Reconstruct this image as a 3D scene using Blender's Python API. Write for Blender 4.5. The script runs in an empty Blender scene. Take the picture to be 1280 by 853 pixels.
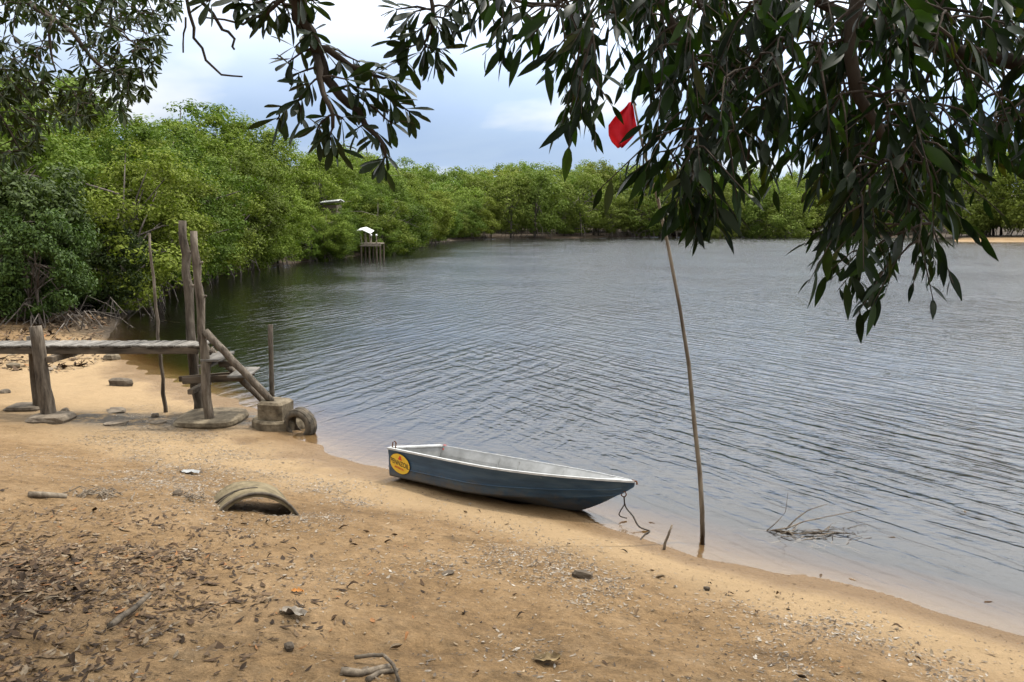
import bpy, math, random
import numpy as np
from mathutils import Vector, Matrix, Euler

random.seed(7)
RNG = np.random.default_rng(11)
scene = bpy.context.scene
COL = scene.collection
R = math.radians
PI = math.pi

# ------------------------------------------------------------------ camera
EYE = 3.2
PITCH = math.atan((426.5 - 281.0) / 1050.0)
cam_data = bpy.data.cameras.new('camera')
cam_data.sensor_width = 36.0
cam_data.lens = 36.0 * 1050.0 / 1280.0
cam_data.clip_start = 0.05
cam_data.clip_end = 3000.0
cam = bpy.data.objects.new('camera', cam_data)
cam.location = (0, 0, EYE)
cam.rotation_euler = (PI / 2 - PITCH, 0, 0)
COL.objects.link(cam)
scene.camera = cam

# ------------------------------------------------------------------ sky + sun
SUN_VEC = Vector((0.42, 0.26, 1.0)).normalized()          # towards the sun
SUN_EL = math.asin(SUN_VEC.z)
SUN_AZ = math.atan2(SUN_VEC.x, SUN_VEC.y)
world = bpy.data.worlds.new('World')
scene.world = world
world.use_nodes = True
wn, wl = world.node_tree.nodes, world.node_tree.links
wn.clear()


def nd(tree, kind, **kw):
    n = tree.nodes.new(kind)
    for k, v in kw.items():
        if k.startswith('i_'):
            key = k[2:]
            key = int(key) if key.isdigit() else key.replace('_', ' ')
            n.inputs[key].default_value = v
        else:
            setattr(n, k, v)
    return n


def ramp(tree, stops, interp='LINEAR'):
    n = tree.nodes.new('ShaderNodeValToRGB')
    n.color_ramp.interpolation = interp
    els = n.color_ramp.elements
    while len(els) < len(stops):
        els.new(0.5)
    for e, (p, c) in zip(els, stops):
        e.position = p
        e.color = (*c, 1) if len(c) == 3 else c
    return n


def build_world():
    t = world.node_tree
    L = t.links.new
    out = nd(t, 'ShaderNodeOutputWorld')
    bg = nd(t, 'ShaderNodeBackground', i_Strength=0.1)
    sky = nd(t, 'ShaderNodeTexSky', sky_type='NISHITA')
    sky.sun_disc = False
    sky.sun_elevation = SUN_EL
    sky.sun_rotation = SUN_AZ
    sky.air_density = 1.2
    sky.dust_density = 1.5
    tc = nd(t, 'ShaderNodeTexCoord')
    sep = nd(t, 'ShaderNodeSeparateXYZ')
    L(tc.outputs['Generated'], sep.inputs[0])
    zz = nd(t, 'ShaderNodeMath', operation='MAXIMUM', i_1=0.0)
    L(sep.outputs['Z'], zz.inputs[0])
    za = nd(t, 'ShaderNodeMath', operation='ADD', i_1=0.22)
    L(zz.outputs[0], za.inputs[0])
    dx = nd(t, 'ShaderNodeMath', operation='DIVIDE')
    dy = nd(t, 'ShaderNodeMath', operation='DIVIDE')
    L(sep.outputs['X'], dx.inputs[0]); L(za.outputs[0], dx.inputs[1])
    L(sep.outputs['Y'], dy.inputs[0]); L(za.outputs[0], dy.inputs[1])
    cmb = nd(t, 'ShaderNodeCombineXYZ', i_Z=SKY_SEED)
    L(dx.outputs[0], cmb.inputs[0]); L(dy.outputs[0], cmb.inputs[1])
    n1 = nd(t, 'ShaderNodeTexNoise', i_Scale=1.15, i_Detail=5.0, i_Roughness=0.48, i_Distortion=0.2)
    n2 = nd(t, 'ShaderNodeTexNoise', i_Scale=0.8, i_Detail=4.0, i_Roughness=0.5)
    L(cmb.outputs[0], n1.inputs['Vector']); L(cmb.outputs[0], n2.inputs['Vector'])
    # the overcast deck: grey-blue base with whiter heads
    deck = ramp(t, [(0.36, (3.9, 5.4, 8.2)), (0.52, (4.8, 6.3, 8.7)), (0.60, (7.6, 8.4, 9.4)), (0.72, (10.2, 10.5, 10.8))])
    L(n1.outputs['Fac'], deck.inputs[0])
    cov = ramp(t, [(0.25, (0.80, 0.80, 0.80)), (0.55, (0.96, 0.96, 0.96))])
    L(n2.outputs['Fac'], cov.inputs[0])
    mix = nd(t, 'ShaderNodeMix', data_type='RGBA')
    L(cov.outputs[0], mix.inputs[0])
    L(sky.outputs[0], mix.inputs[6]); L(deck.outputs[0], mix.inputs[7])
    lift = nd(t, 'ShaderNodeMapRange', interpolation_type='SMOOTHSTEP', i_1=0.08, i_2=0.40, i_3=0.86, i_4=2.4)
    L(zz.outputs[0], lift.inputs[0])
    br = nd(t, 'ShaderNodeVectorMath', operation='SCALE'); 
    # cloud glow round the sun, out of view, added to brighten water reflections
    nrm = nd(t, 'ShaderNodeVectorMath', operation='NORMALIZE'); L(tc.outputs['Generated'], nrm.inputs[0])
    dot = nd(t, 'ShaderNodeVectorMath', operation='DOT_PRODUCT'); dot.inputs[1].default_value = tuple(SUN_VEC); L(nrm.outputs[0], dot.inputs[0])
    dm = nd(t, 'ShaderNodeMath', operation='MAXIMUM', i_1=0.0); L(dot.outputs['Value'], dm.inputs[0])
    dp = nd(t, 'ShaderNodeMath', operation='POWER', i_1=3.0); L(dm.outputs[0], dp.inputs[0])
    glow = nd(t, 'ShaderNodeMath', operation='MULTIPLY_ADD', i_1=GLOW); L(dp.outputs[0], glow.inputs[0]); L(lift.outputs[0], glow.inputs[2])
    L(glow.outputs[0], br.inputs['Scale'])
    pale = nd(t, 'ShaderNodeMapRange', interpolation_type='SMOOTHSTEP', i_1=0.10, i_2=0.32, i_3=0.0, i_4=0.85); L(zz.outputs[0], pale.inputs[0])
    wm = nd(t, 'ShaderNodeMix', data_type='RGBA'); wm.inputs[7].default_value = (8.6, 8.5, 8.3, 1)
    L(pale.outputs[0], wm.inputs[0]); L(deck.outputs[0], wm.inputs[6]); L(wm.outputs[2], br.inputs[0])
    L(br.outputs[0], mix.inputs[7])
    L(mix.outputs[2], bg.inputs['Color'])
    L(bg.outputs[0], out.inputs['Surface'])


SKY_SEED = 3.4
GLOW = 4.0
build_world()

sun_data = bpy.data.lights.new('sun', 'SUN')
sun_data.energy = 4.0
sun_data.angle = R(0.7)
sun_data.color = (1.0, 0.95, 0.86)
sun = bpy.data.objects.new('sun', sun_data)
sun.rotation_euler = SUN_VEC.to_track_quat('Z', 'Y').to_euler()
sun.location = (20, 15, 40)
COL.objects.link(sun)

scene.view_settings.view_transform = 'Standard'
scene.view_settings.look = 'None'
scene.view_settings.exposure = 0.14
scene.view_settings.gamma = 1.0
scene.view_settings.use_curve_mapping = False
scene.render.engine = 'CYCLES'
scene.cycles.use_denoising = True
scene.cycles.max_bounces = 7
scene.cycles.diffuse_bounces = 3
scene.cycles.glossy_bounces = 3
scene.cycles.transmission_bounces = 4
scene.cycles.transparent_max_bounces = 12
scene.cycles.caustics_reflective = False
scene.cycles.caustics_refractive = False

# ------------------------------------------------------------------ helpers
CP, SP = math.cos(PITCH), math.sin(PITCH)


def at(u, v, Y):
    """World point on the sight line measured at (u, v) in the 1280 px photograph, Y metres out."""
    a, b = (u - 640) / 1050.0, (426.5 - v) / 1050.0
    d = Vector((a, CP + b * SP, -SP + b * CP))
    k = Y / d.y
    return Vector((d.x * k, Y, EYE + d.z * k))


def project(P):
    P = np.asarray(P, float)
    z = P[..., 2] - EYE
    yc = P[..., 1] * CP - z * SP
    zc = P[..., 1] * SP + z * CP
    yc = np.where(yc < 0.05, 0.05, yc)
    return 640 + 1050 * P[..., 0] / yc, 426.5 - 1050 * zc / yc, yc


def vnoise(x, y, seed=0):
    """smooth value noise, vectorised, about -1..1"""
    xi, yi = np.floor(x).astype(np.int64), np.floor(y).astype(np.int64)
    fx, fy = x - xi, y - yi
    fx, fy = fx * fx * (3 - 2 * fx), fy * fy * (3 - 2 * fy)

    def h(a, b):
        n = (a * 374761393 + b * 668265263 + seed * 982451653) & 0x7fffffff
        n = ((n ^ (n >> 13)) * 1274126177) & 0x7fffffff
        n = n ^ (n >> 16)
        return (n & 0xffff) / 32767.5 - 1.0
    return ((h(xi, yi) * (1 - fx) + h(xi + 1, yi) * fx) * (1 - fy) + (h(xi, yi + 1) * (1 - fx) + h(xi + 1, yi + 1) * fx) * fy)


def link(o, parent=None):
    COL.objects.link(o)
    if parent is not None:
        o.parent = parent
    return o


def tag(o, label=None, cat=None, group=None, kind=None):
    if label: o['label'] = label
    if cat: o['category'] = cat
    if group: o['group'] = group
    if kind: o['kind'] = kind
    return o


def empty(name, loc, rot=(0, 0, 0)):
    o = bpy.data.objects.new(name, None)
    o.empty_display_size = 0.2
    o.location = loc
    o.rotation_euler = rot
    return link(o)


def mesh_np(name, V, F, mat, smooth=False):
    """V (n,3) array, F (m,k) int array, one face size"""
    V = np.ascontiguousarray(V, np.float32); F = np.ascontiguousarray(F, np.int32)
    me = bpy.data.meshes.new(name)
    k = F.shape[1]
    me.vertices.add(len(V)); me.vertices.foreach_set('co', V.ravel())
    me.loops.add(F.size); me.loops.foreach_set('vertex_index', F.ravel())
    me.polygons.add(len(F)); me.polygons.foreach_set('loop_start', np.arange(0, F.size, k, dtype=np.int32))
    me.update(calc_edges=True)
    if smooth:
        me.polygons.foreach_set('use_smooth', np.ones(len(F), bool))
    if mat: me.materials.append(mat)
    return me


class MB:
    """collects shapes for ONE mesh"""
    def __init__(self):
        self.v, self.f = [], []

    def add(self, vs, fs):
        b = len(self.v)
        self.v += [tuple(p) for p in vs]
        self.f += [tuple(i + b for i in f) for f in fs]
        return self

    def box(self, c, s, rot=None, bev=0.0):
        sx, sy, sz = s[0] / 2, s[1] / 2, s[2] / 2
        b = min(bev, sx * .9, sy * .9, sz * .9)
        vs, fs = [], []
        if b <= 0:
            vs = [Vector((x * sx, y * sy, z * sz)) for x in (-1, 1) for y in (-1, 1) for z in (-1, 1)]
            fs = [(0, 1, 3, 2), (4, 6, 7, 5), (0, 4, 5, 1), (2, 3, 7, 6), (0, 2, 6, 4), (1, 5, 7, 3)]
        else:
            loops = []
            for z, ins in ((-sz, b), (-sz + b, 0), (sz - b, 0), (sz, b)):
                lp = []
                for (qx, qy) in ((1, 1), (-1, 1), (-1, -1), (1, -1)):
                    e = [(sx - ins, sy - ins - b), (sx - ins - b, sy - ins)]
                    if qx * qy < 0: e.reverse()
                    for ex, ey in e:
                        lp.append(Vector((qx * ex, qy * ey, z)))
                loops.append(lp)
            n = 8
            for lp in loops: vs += lp
            for k in range(3):
                for i in range(n):
                    j = (i + 1) % n
                    fs.append((k * n + i, k * n + j, (k + 1) * n + j, (k + 1) * n + i))
            fs.append(tuple(reversed(range(n)))); fs.append(tuple(range(3 * n, 4 * n)))
        M = rot.to_matrix() if isinstance(rot, Euler) else (rot if rot is not None else Matrix.Identity(3))
        c = Vector(c)
        return self.add([M @ p + c for p in vs], fs)

    def tube(self, pts, radii, n=8, caps=True, wob=0.0, rnd=random):
        pts = [Vector(p) for p in pts]
        if not hasattr(radii, '__len__'): radii = [radii] * len(pts)
        rings = []
        up = Vector((0.31, 0.17, 0.93))
        for i, p in enumerate(pts):
            d = (pts[min(i + 1, len(pts) - 1)] - pts[max(i - 1, 0)])
            d = d.normalized() if d.length > 1e-9 else Vector((0, 0, 1))
            a = d.cross(up)
            if a.length < 0.05: a = d.cross(Vector((1, 0, 0)))
            a.normalize(); b = d.cross(a)
            ring = []
            for k in range(n):
                t = 2 * PI * k / n
                r = radii[i] * (1 + wob * rnd.uniform(-1, 1))
                ring.append(p + a * math.cos(t) * r + b * math.sin(t) * r)
            rings.append(ring)
        vs = [q for r in rings for q in r]
        fs = []
        for i in range(len(pts) - 1):
            for k in range(n):
                j = (k + 1) % n
                fs.append((i * n + k, i * n + j, (i + 1) * n + j, (i + 1) * n + k))
        if caps:
            fs.append(tuple(reversed(range(n)))); fs.append(tuple((len(pts) - 1) * n + k for k in range(n)))
        return self.add(vs, fs)

    def mesh(self, name, mat, smooth=False):
        me = bpy.data.meshes.new(name)
        me.from_pydata(self.v, [], self.f)
        me.validate(); me.update()
        if smooth:
            me.polygons.foreach_set('use_smooth', np.ones(len(me.polygons), bool))
        if mat: me.materials.append(mat)
        return me

    def build(self, name, mat, parent=None, smooth=False, loc=(0, 0, 0)):
        o = bpy.data.objects.new(name, self.mesh(name, mat, smooth))
        o.location = loc
        return link(o, parent)


def fix_normals(o):
    import bmesh
    bm = bmesh.new(); bm.from_mesh(o.data)
    bmesh.ops.recalc_face_normals(bm, faces=bm.faces)
    bm.to_mesh(o.data); bm.free()
    return o


# ------------------------------------------------------------------ materials
def new_mat(name):
    m = bpy.data.materials.new(name); m.use_nodes = True
    t = m.node_tree; t.nodes.clear()
    out = nd(t, 'ShaderNodeOutputMaterial')
    return m, t, out


def noisy_mat(name, c1, c2, scale=8.0, rough=0.8, bump=0.3, bdist=0.01, stretch=(1, 1, 1), c3=None, detail=6.0, metallic=0.0, obj_var=0.0):
    m, t, out = new_mat(name)
    L = t.links.new
    tc = nd(t, 'ShaderNodeTexCoord'); mp = nd(t, 'ShaderNodeMapping', i_Scale=stretch)
    L(tc.outputs['Object'], mp.inputs[0])
    n = nd(t, 'ShaderNodeTexNoise', i_Scale=scale, i_Detail=detail, i_Roughness=0.62)
    L(mp.outputs[0], n.inputs['Vector'])
    stops = [(0.32, c1), (0.68, c2)] if c3 is None else [(0.30, c1), (0.5, c2), (0.70, c3)]
    r = ramp(t, stops); L(n.outputs['Fac'], r.inputs[0])
    col = r.outputs[0]
    if obj_var:
        oi = nd(t, 'ShaderNodeObjectInfo')
        mr = nd(t, 'ShaderNodeMapRange', i_3=1 - obj_var, i_4=1 + obj_var); L(oi.outputs['Random'], mr.inputs[0])
        hv = nd(t, 'ShaderNodeHueSaturation'); L(mr.outputs[0], hv.inputs['Value']); L(col, hv.inputs['Color'])
        col = hv.outputs[0]
    p = nd(t, 'ShaderNodeBsdfPrincipled', i_Roughness=rough, i_Metallic=metallic)
    p.inputs['Specular IOR Level'].default_value = 0.15 if rough > .7 else 0.4
    L(col, p.inputs['Base Color'])
    n2 = nd(t, 'ShaderNodeTexNoise', i_Scale=scale * 3.1, i_Detail=5.0)
    L(mp.outputs[0], n2.inputs['Vector'])
    b = nd(t, 'ShaderNodeBump', i_Strength=bump, i_Distance=bdist)
    L(n2.outputs['Fac'], b.inputs['Height']); L(b.outputs[0], p.inputs['Normal'])
    L(p.outputs[0], out.inputs['Surface'])
    return m


def leaf_mat(name, dark, light, trans=0.3, rough=0.45, spec=0.4, tint=(1.1, 1.35, 0.55), obj_var=0.30, rare_lit=None):
    """leaf colour differs from leaf to leaf (random per island) and a little from tree to tree"""
    m, t, out = new_mat(name)
    L = t.links.new
    g = nd(t, 'ShaderNodeNewGeometry')
    stops = [(0.0, dark), (0.9, light)]
    if rare_lit: stops = [(0.0, dark), (0.93, light), (0.955, rare_lit), (1.0, rare_lit)]
    r = ramp(t, stops); L(g.outputs['Random Per Island'], r.inputs[0])
    oi = nd(t, 'ShaderNodeObjectInfo')
    mr = nd(t, 'ShaderNodeMapRange', i_3=1 - obj_var, i_4=1 + obj_var); L(oi.outputs['Random'], mr.inputs[0])
    mh = nd(t, 'ShaderNodeMapRange', i_3=0.478, i_4=0.518)
    wn_ = nd(t, 'ShaderNodeTexWhiteNoise', noise_dimensions='1D'); L(oi.outputs['Random'], wn_.inputs['W'])
    L(wn_.outputs['Value'], mh.inputs[0])
    hv = nd(t, 'ShaderNodeHueSaturation'); L(mr.outputs[0], hv.inputs['Value']); L(mh.outputs[0], hv.inputs['Hue']); L(r.outputs[0], hv.inputs['Color'])
    p = nd(t, 'ShaderNodeBsdfPrincipled', i_Roughness=rough)
    p.inputs['Specular IOR Level'].default_value = spec
    L(hv.outputs[0], p.inputs['Base Color'])
    tr = nd(t, 'ShaderNodeBsdfTranslucent')
    mu = nd(t, 'ShaderNodeMix', data_type='RGBA', blend_type='MULTIPLY', i_0=1.0)
    mu.inputs[7].default_value = (*tint, 1); L(hv.outputs[0], mu.inputs[6]); L(mu.outputs[2], tr.inputs['Color'])
    mx = nd(t, 'ShaderNodeMixShader', i_0=trans)
    L(p.outputs[0], mx.inputs[1]); L(tr.outputs[0], mx.inputs[2]); L(mx.outputs[0], out.inputs['Surface'])
    return m


def litter_mat(name, stops, rough=0.75):
    m, t, out = new_mat(name)
    L = t.links.new
    g = nd(t, 'ShaderNodeNewGeometry'); oi = nd(t, 'ShaderNodeObjectInfo')
    ad = nd(t, 'ShaderNodeMath', operation='ADD'); L(g.outputs['Random Per Island'], ad.inputs[0]); L(oi.outputs['Random'], ad.inputs[1])
    fr = nd(t, 'ShaderNodeMath', operation='FRACT'); L(ad.outputs[0], fr.inputs[0])
    r = ramp(t, stops, 'CONSTANT'); L(fr.outputs[0], r.inputs[0])
    tc = nd(t, 'ShaderNodeTexCoord')
    n = nd(t, 'ShaderNodeTexNoise', i_Scale=45.0, i_Detail=3.0); L(tc.outputs['Object'], n.inputs['Vector'])
    mr = nd(t, 'ShaderNodeMapRange', i_1=0.3, i_2=0.7, i_3=0.7, i_4=1.25); L(n.outputs['Fac'], mr.inputs[0])
    hv = nd(t, 'ShaderNodeHueSaturation'); L(r.outputs[0], hv.inputs['Color']); L(mr.outputs[0], hv.inputs['Value'])
    p = nd(t, 'ShaderNodeBsdfPrincipled', i_Roughness=rough); L(hv.outputs[0], p.inputs['Base Color'])
    p.inputs['Specular IOR Level'].default_value = 0.08
    L(p.outputs[0], out.inputs['Surface'])
    return m


def sand_material():
    m, t, out = new_mat('sand')
    L = t.links.new
    tc = nd(t, 'ShaderNodeTexCoord')
    P = tc.outputs['Object']
    sep = nd(t, 'ShaderNodeSeparateXYZ'); L(P, sep.inputs[0])
    big = nd(t, 'ShaderNodeTexNoise', i_Scale=0.55, i_Detail=6.0, i_Roughness=0.6, i_Distortion=0.4); L(P, big.inputs['Vector'])
    mid = nd(t, 'ShaderNodeTexNoise', i_Scale=3.2, i_Detail=7.0, i_Roughness=0.65); L(P, mid.inputs['Vector'])
    fine = nd(t, 'ShaderNodeTexNoise', i_Scale=55.0, i_Detail=4.0, i_Roughness=0.7); L(P, fine.inputs['Vector'])
    grain = nd(t, 'ShaderNodeTexNoise', i_Scale=260.0, i_Detail=2.0); L(P, grain.inputs['Vector'])
    # dry sand: orange-tan, browner patches where humus is mixed in
    ca = ramp(t, [(0.30, (0.0936, 0.056, 0.0251)), (0.48, (0.1685, 0.105, 0.0495)), (0.68, (0.2359, 0.1554, 0.0814))]); L(big.outputs['Fac'], ca.inputs[0])
    cb = ramp(t, [(0.30, (0.0749, 0.0455, 0.0217)), (0.5, (0.1685, 0.1064, 0.0508)), (0.70, (0.2434, 0.1666, 0.0915))]); L(mid.outputs['Fac'], cb.inputs[0])
    mx = nd(t, 'ShaderNodeMix', data_type='RGBA', i_0=0.5); L(ca.outputs[0], mx.inputs[6]); L(cb.outputs[0], mx.inputs[7])
    spk = nd(t, 'ShaderNodeTexNoise', i_Scale=15.0, i_Detail=9.0, i_Roughness=0.78); L(P, spk.inputs['Vector'])
    fa = nd(t, 'ShaderNodeMath', operation='MULTIPLY_ADD', i_1=0.6); L(spk.outputs['Fac'], fa.inputs[0])
    fb = nd(t, 'ShaderNodeMath', operation='MULTIPLY', i_1=0.4); L(fine.outputs['Fac'], fb.inputs[0]); L(fb.outputs[0], fa.inputs[2])
    fr = nd(t, 'ShaderNodeMapRange', i_1=0.34, i_2=0.66, i_3=0.50, i_4=1.34); L(fa.outputs[0], fr.inputs[0])
    hv = nd(t, 'ShaderNodeHueSaturation'); L(mx.outputs[2], hv.inputs['Color']); L(fr.outputs[0], hv.inputs['Value'])
    # washed pale band just above the water
    wob = nd(t, 'ShaderNodeMath', operation='MULTIPLY_ADD', i_1=0.10, i_2=-0.05); L(mid.outputs['Fac'], wob.inputs[0])
    zz = nd(t, 'ShaderNodeMath', operation='ADD'); L(sep.outputs['Z'], zz.inputs[0]); L(wob.outputs[0], zz.inputs[1])
    pale_f = ramp(t, [(0.0, (1, 1, 1)), (0.10, (0.9, 0.9, 0.9)), (0.24, (0, 0, 0))]); L(zz.outputs[0], pale_f.inputs[0])
    mx2 = nd(t, 'ShaderNodeMix', data_type='RGBA'); mx2.inputs[7].default_value = (0.2771, 0.196, 0.1085, 1)
    pf = nd(t, 'ShaderNodeMath', operation='MULTIPLY', i_1=0.75); L(pale_f.outputs[0], pf.inputs[0])
    L(pf.outputs[0], mx2.inputs[0]); L(hv.outputs[0], mx2.inputs[6])
    # wet rim at the water's edge
    wet_in = nd(t, 'ShaderNodeMath', operation='ADD'); L(sep.outputs['Z'], wet_in.inputs[0])
    w2 = nd(t, 'ShaderNodeMath', operation='MULTIPLY_ADD', i_1=0.03, i_2=-0.015); L(mid.outputs['Fac'], w2.inputs[0]); L(w2.outputs[0], wet_in.inputs[1])
    wet = nd(t, 'ShaderNodeMapRange', i_1=0.012, i_2=0.045, i_3=1.0, i_4=0.0); L(wet_in.outputs[0], wet.inputs[0])
    wetc = nd(t, 'ShaderNodeMix', data_type='RGBA', blend_type='MULTIPLY'); wetc.inputs[7].default_value = (0.60, 0.54, 0.47, 1)
    L(wet.outputs[0], wetc.inputs[0]); L(mx2.outputs[2], wetc.inputs[6])
    # deep bed is dark tannin mud
    deep = nd(t, 'ShaderNodeMapRange', i_1=-0.15, i_2=-0.8, i_3=0.0, i_4=1.0); L(sep.outputs['Z'], deep.inputs[0])
    dc = nd(t, 'ShaderNodeMix', data_type='RGBA'); dc.inputs[7].default_value = (0.075, 0.05, 0.025, 1)
    L(deep.outputs[0], dc.inputs[0]); L(wetc.outputs[2], dc.inputs[6])
    # mud and leaf mould under the mangroves (an attribute painted by place, not by light)
    at_ = nd(t, 'ShaderNodeAttribute', attribute_name='mud')
    mudn = ramp(t, [(0.3, (0.022, 0.017, 0.012)), (0.55, (0.05, 0.037, 0.025)), (0.72, (0.09, 0.068, 0.045))]); L(mid.outputs['Fac'], mudn.inputs[0])
    mc = nd(t, 'ShaderNodeMix', data_type='RGBA'); L(at_.outputs['Fac'], mc.inputs[0]); L(dc.outputs[2], mc.inputs[6]); L(mudn.outputs[0], mc.inputs[7])
    # damp grey silt by the jetty foot, darkened to paint in the deck shadow
    at2 = nd(t, 'ShaderNodeAttribute', attribute_name='silt')
    sm = nd(t, 'ShaderNodeMath', operation='MULTIPLY'); sr = nd(t, 'ShaderNodeMapRange', i_1=0.38, i_2=0.52); L(mid.outputs['Fac'], sr.inputs[0])
    L(sr.outputs[0], sm.inputs[0]); L(at2.outputs['Fac'], sm.inputs[1])
    sc_ = nd(t, 'ShaderNodeMix', data_type='RGBA'); sc_.inputs[7].default_value = (0.085, 0.074, 0.06, 1)
    L(sm.outputs[0], sc_.inputs[0]); L(mc.outputs[2], sc_.inputs[6])
    p = nd(t, 'ShaderNodeBsdfPrincipled')
    L(sc_.outputs[2], p.inputs['Base Color'])
    rg = nd(t, 'ShaderNodeMapRange', i_1=0.0, i_2=1.0, i_3=0.92, i_4=0.35); L(wet.outputs[0], rg.inputs[0]); L(rg.outputs[0], p.inputs['Roughness'])
    p.inputs['Specular IOR Level'].default_value = 0.12
    # relief: trodden hollows, ripples, grains
    s1 = nd(t, 'ShaderNodeMath', operation='MULTIPLY', i_1=1.0); L(mid.outputs['Fac'], s1.inputs[0])
    s2 = nd(t, 'ShaderNodeMath', operation='MULTIPLY_ADD', i_1=0.22); L(fine.outputs['Fac'], s2.inputs[0]); L(s1.outputs[0], s2.inputs[2])
    s3 = nd(t, 'ShaderNodeMath', operation='MULTIPLY_ADD', i_1=0.06); L(grain.outputs['Fac'], s3.inputs[0]); L(s2.outputs[0], s3.inputs[2])
    b = nd(t, 'ShaderNodeBump', i_Strength=1.0, i_Distance=0.075); L(s3.outputs[0], b.inputs['Height']); L(b.outputs[0], p.inputs['Normal'])
    L(p.outputs[0], out.inputs['Surface'])
    return m


def water_material():
    m, t, out = new_mat('river_water')
    L = t.links.new
    tc = nd(t, 'ShaderNodeTexCoord'); P = tc.outputs['Object']

    def train(angle, across, along, dist, detail=2.0):
        mp = nd(t, 'ShaderNodeMapping', vector_type='TEXTURE'); mp.inputs['Rotation'].default_value = (0, 0, R(angle)); mp.inputs['Scale'].default_value = (along, across, 1)
        L(P, mp.inputs[0])
        n = nd(t, 'ShaderNodeTexNoise', i_Scale=1.0, i_Detail=detail, i_Roughness=0.45, i_Distortion=dist); L(mp.outputs[0], n.inputs['Vector'])
        return n.outputs['Fac']
    a = train(-58, 0.21, 1.5, 0.3)
    b_ = train(66, 0.24, 1.4, 0.35)
    c = train(-20, 0.10, 0.26, 0.4, 3.0)
    msk = nd(t, 'ShaderNodeTexNoise', i_Scale=0.09, i_Detail=3.0); L(P, msk.inputs['Vector'])
    sepp = nd(t, 'ShaderNodeSeparateXYZ'); L(P, sepp.inputs[0])
    # train a rules on the open side, train b along the jetty side
    sx = nd(t, 'ShaderNodeMapRange', i_1=-6.0, i_2=7.0); sx.clamp = True; L(sepp.outputs['X'], sx.inputs[0])
    mab = nd(t, 'ShaderNodeMix', data_type='FLOAT'); L(sx.outputs[0], mab.inputs[0]); L(b_, mab.inputs[2]); L(a, mab.inputs[3])
    mm = nd(t, 'ShaderNodeMapRange', i_1=0.36, i_2=0.64, i_3=0.22, i_4=1.5); L(msk.outputs['Fac'], mm.inputs[0])
    st = nd(t, 'ShaderNodeMapRange', interpolation_type='SMOOTHSTEP', i_1=0.44, i_2=0.58, i_3=0.0, i_4=0.16); L(mab.outputs[0], st.inputs[0])
    sh = nd(t, 'ShaderNodeMath', operation='MULTIPLY_ADD', i_1=0.45); L(mab.outputs[0], sh.inputs[0]); L(st.outputs[0], sh.inputs[2])
    h1 = nd(t, 'ShaderNodeMath', operation='MULTIPLY'); L(sh.outputs[0], h1.inputs[0]); L(mm.outputs[0], h1.inputs[1])
    h2 = nd(t, 'ShaderNodeMath', operation='MULTIPLY_ADD', i_1=0.22); L(c, h2.inputs[0]); L(h1.outputs[0], h2.inputs[2])
    # calm water close to the shore (painted per vertex from the distance to the bank)
    at_ = nd(t, 'ShaderNodeAttribute', attribute_name='open_water')
    h3 = nd(t, 'ShaderNodeMath', operation='MULTIPLY'); L(h2.outputs[0], h3.inputs[0]); L(at_.outputs['Fac'], h3.inputs[1])
    bp = nd(t, 'ShaderNodeBump', i_Strength=1.0, i_Distance=0.07); L(h3.outputs[0], bp.inputs['Height'])
    fr = nd(t, 'ShaderNodeFresnel', i_IOR=1.36); L(bp.outputs[0], fr.inputs['Normal'])
    gl = nd(t, 'ShaderNodeBsdfGlossy', i_Roughness=0.09); gl.inputs['Color'].default_value = (1, 1, 1, 1); L(bp.outputs[0], gl.inputs['Normal'])
    tr = nd(t, 'ShaderNodeBsdfTransparent'); tr.inputs['Color'].default_value = (0.97, 0.94, 0.86, 1)
    mx = nd(t, 'ShaderNodeMixShader'); L(fr.outputs[0], mx.inputs[0]); L(tr.outputs[0], mx.inputs[1]); L(gl.outputs[0], mx.inputs[2])
    L(mx.outputs[0], out.inputs['Surface'])
    va = nd(t, 'ShaderNodeVolumeAbsorption', i_Density=1.6); va.inputs['Color'].default_value = (0.55, 0.42, 0.22, 1)
    L(va.outputs[0], out.inputs['Volume'])
    return m


M = {}
M['sand'] = sand_material()
M['water'] = water_material()
M['post'] = noisy_mat('weathered_log', (0.022, 0.017, 0.012), (0.085, 0.068, 0.050), 14, 0.85, 0.9, 0.02, (1, 1, 0.18), c3=(0.155, 0.13, 0.10), obj_var=.18)
M['plank'] = noisy_mat('grey_planks', (0.065, 0.058, 0.048), (0.17, 0.155, 0.135), 12, 0.8, 0.4, 0.006, (1, 0.25, 1), obj_var=0.28)
M['beam'] = noisy_mat('dark_beam', (0.035, 0.028, 0.02), (0.13, 0.10, 0.07), 11, 0.85, 0.5, 0.01, (0.2, 1, 1), obj_var=0.2)
M['concrete'] = noisy_mat('old_concrete', (0.036, 0.027, 0.017), (0.105, 0.083, 0.054), 6, 0.9, 0.8, 0.02, c3=(0.175, 0.142, 0.095))
M['rubber'] = noisy_mat('muddy_rubber', (0.022, 0.019, 0.016), (0.075, 0.062, 0.045), 9, 0.8, 0.3, 0.006, c3=(0.14, 0.112, 0.078))
M['clay'] = noisy_mat('mossy_pipe', (0.05, 0.039, 0.021), (0.12, 0.094, 0.052), 7, 0.85, 0.7, 0.014, c3=(0.175, 0.14, 0.082))
M['stone'] = noisy_mat('rough_stone', (0.06, 0.046, 0.033), (0.16, 0.13, 0.095), 9, 0.9, 0.5, 0.012, obj_var=0.35)
M['bark'] = noisy_mat('tree_bark', (0.028, 0.021, 0.015), (0.085, 0.066, 0.05), 10, 0.9, 0.6, 0.015, (1, 1, 0.3))
M['mbark'] = noisy_mat('mangrove_bark', (0.05, 0.04, 0.032), (0.17, 0.145, 0.12), 6, 0.9, 0.5, 0.02, (1, 1, 0.3))
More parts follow.
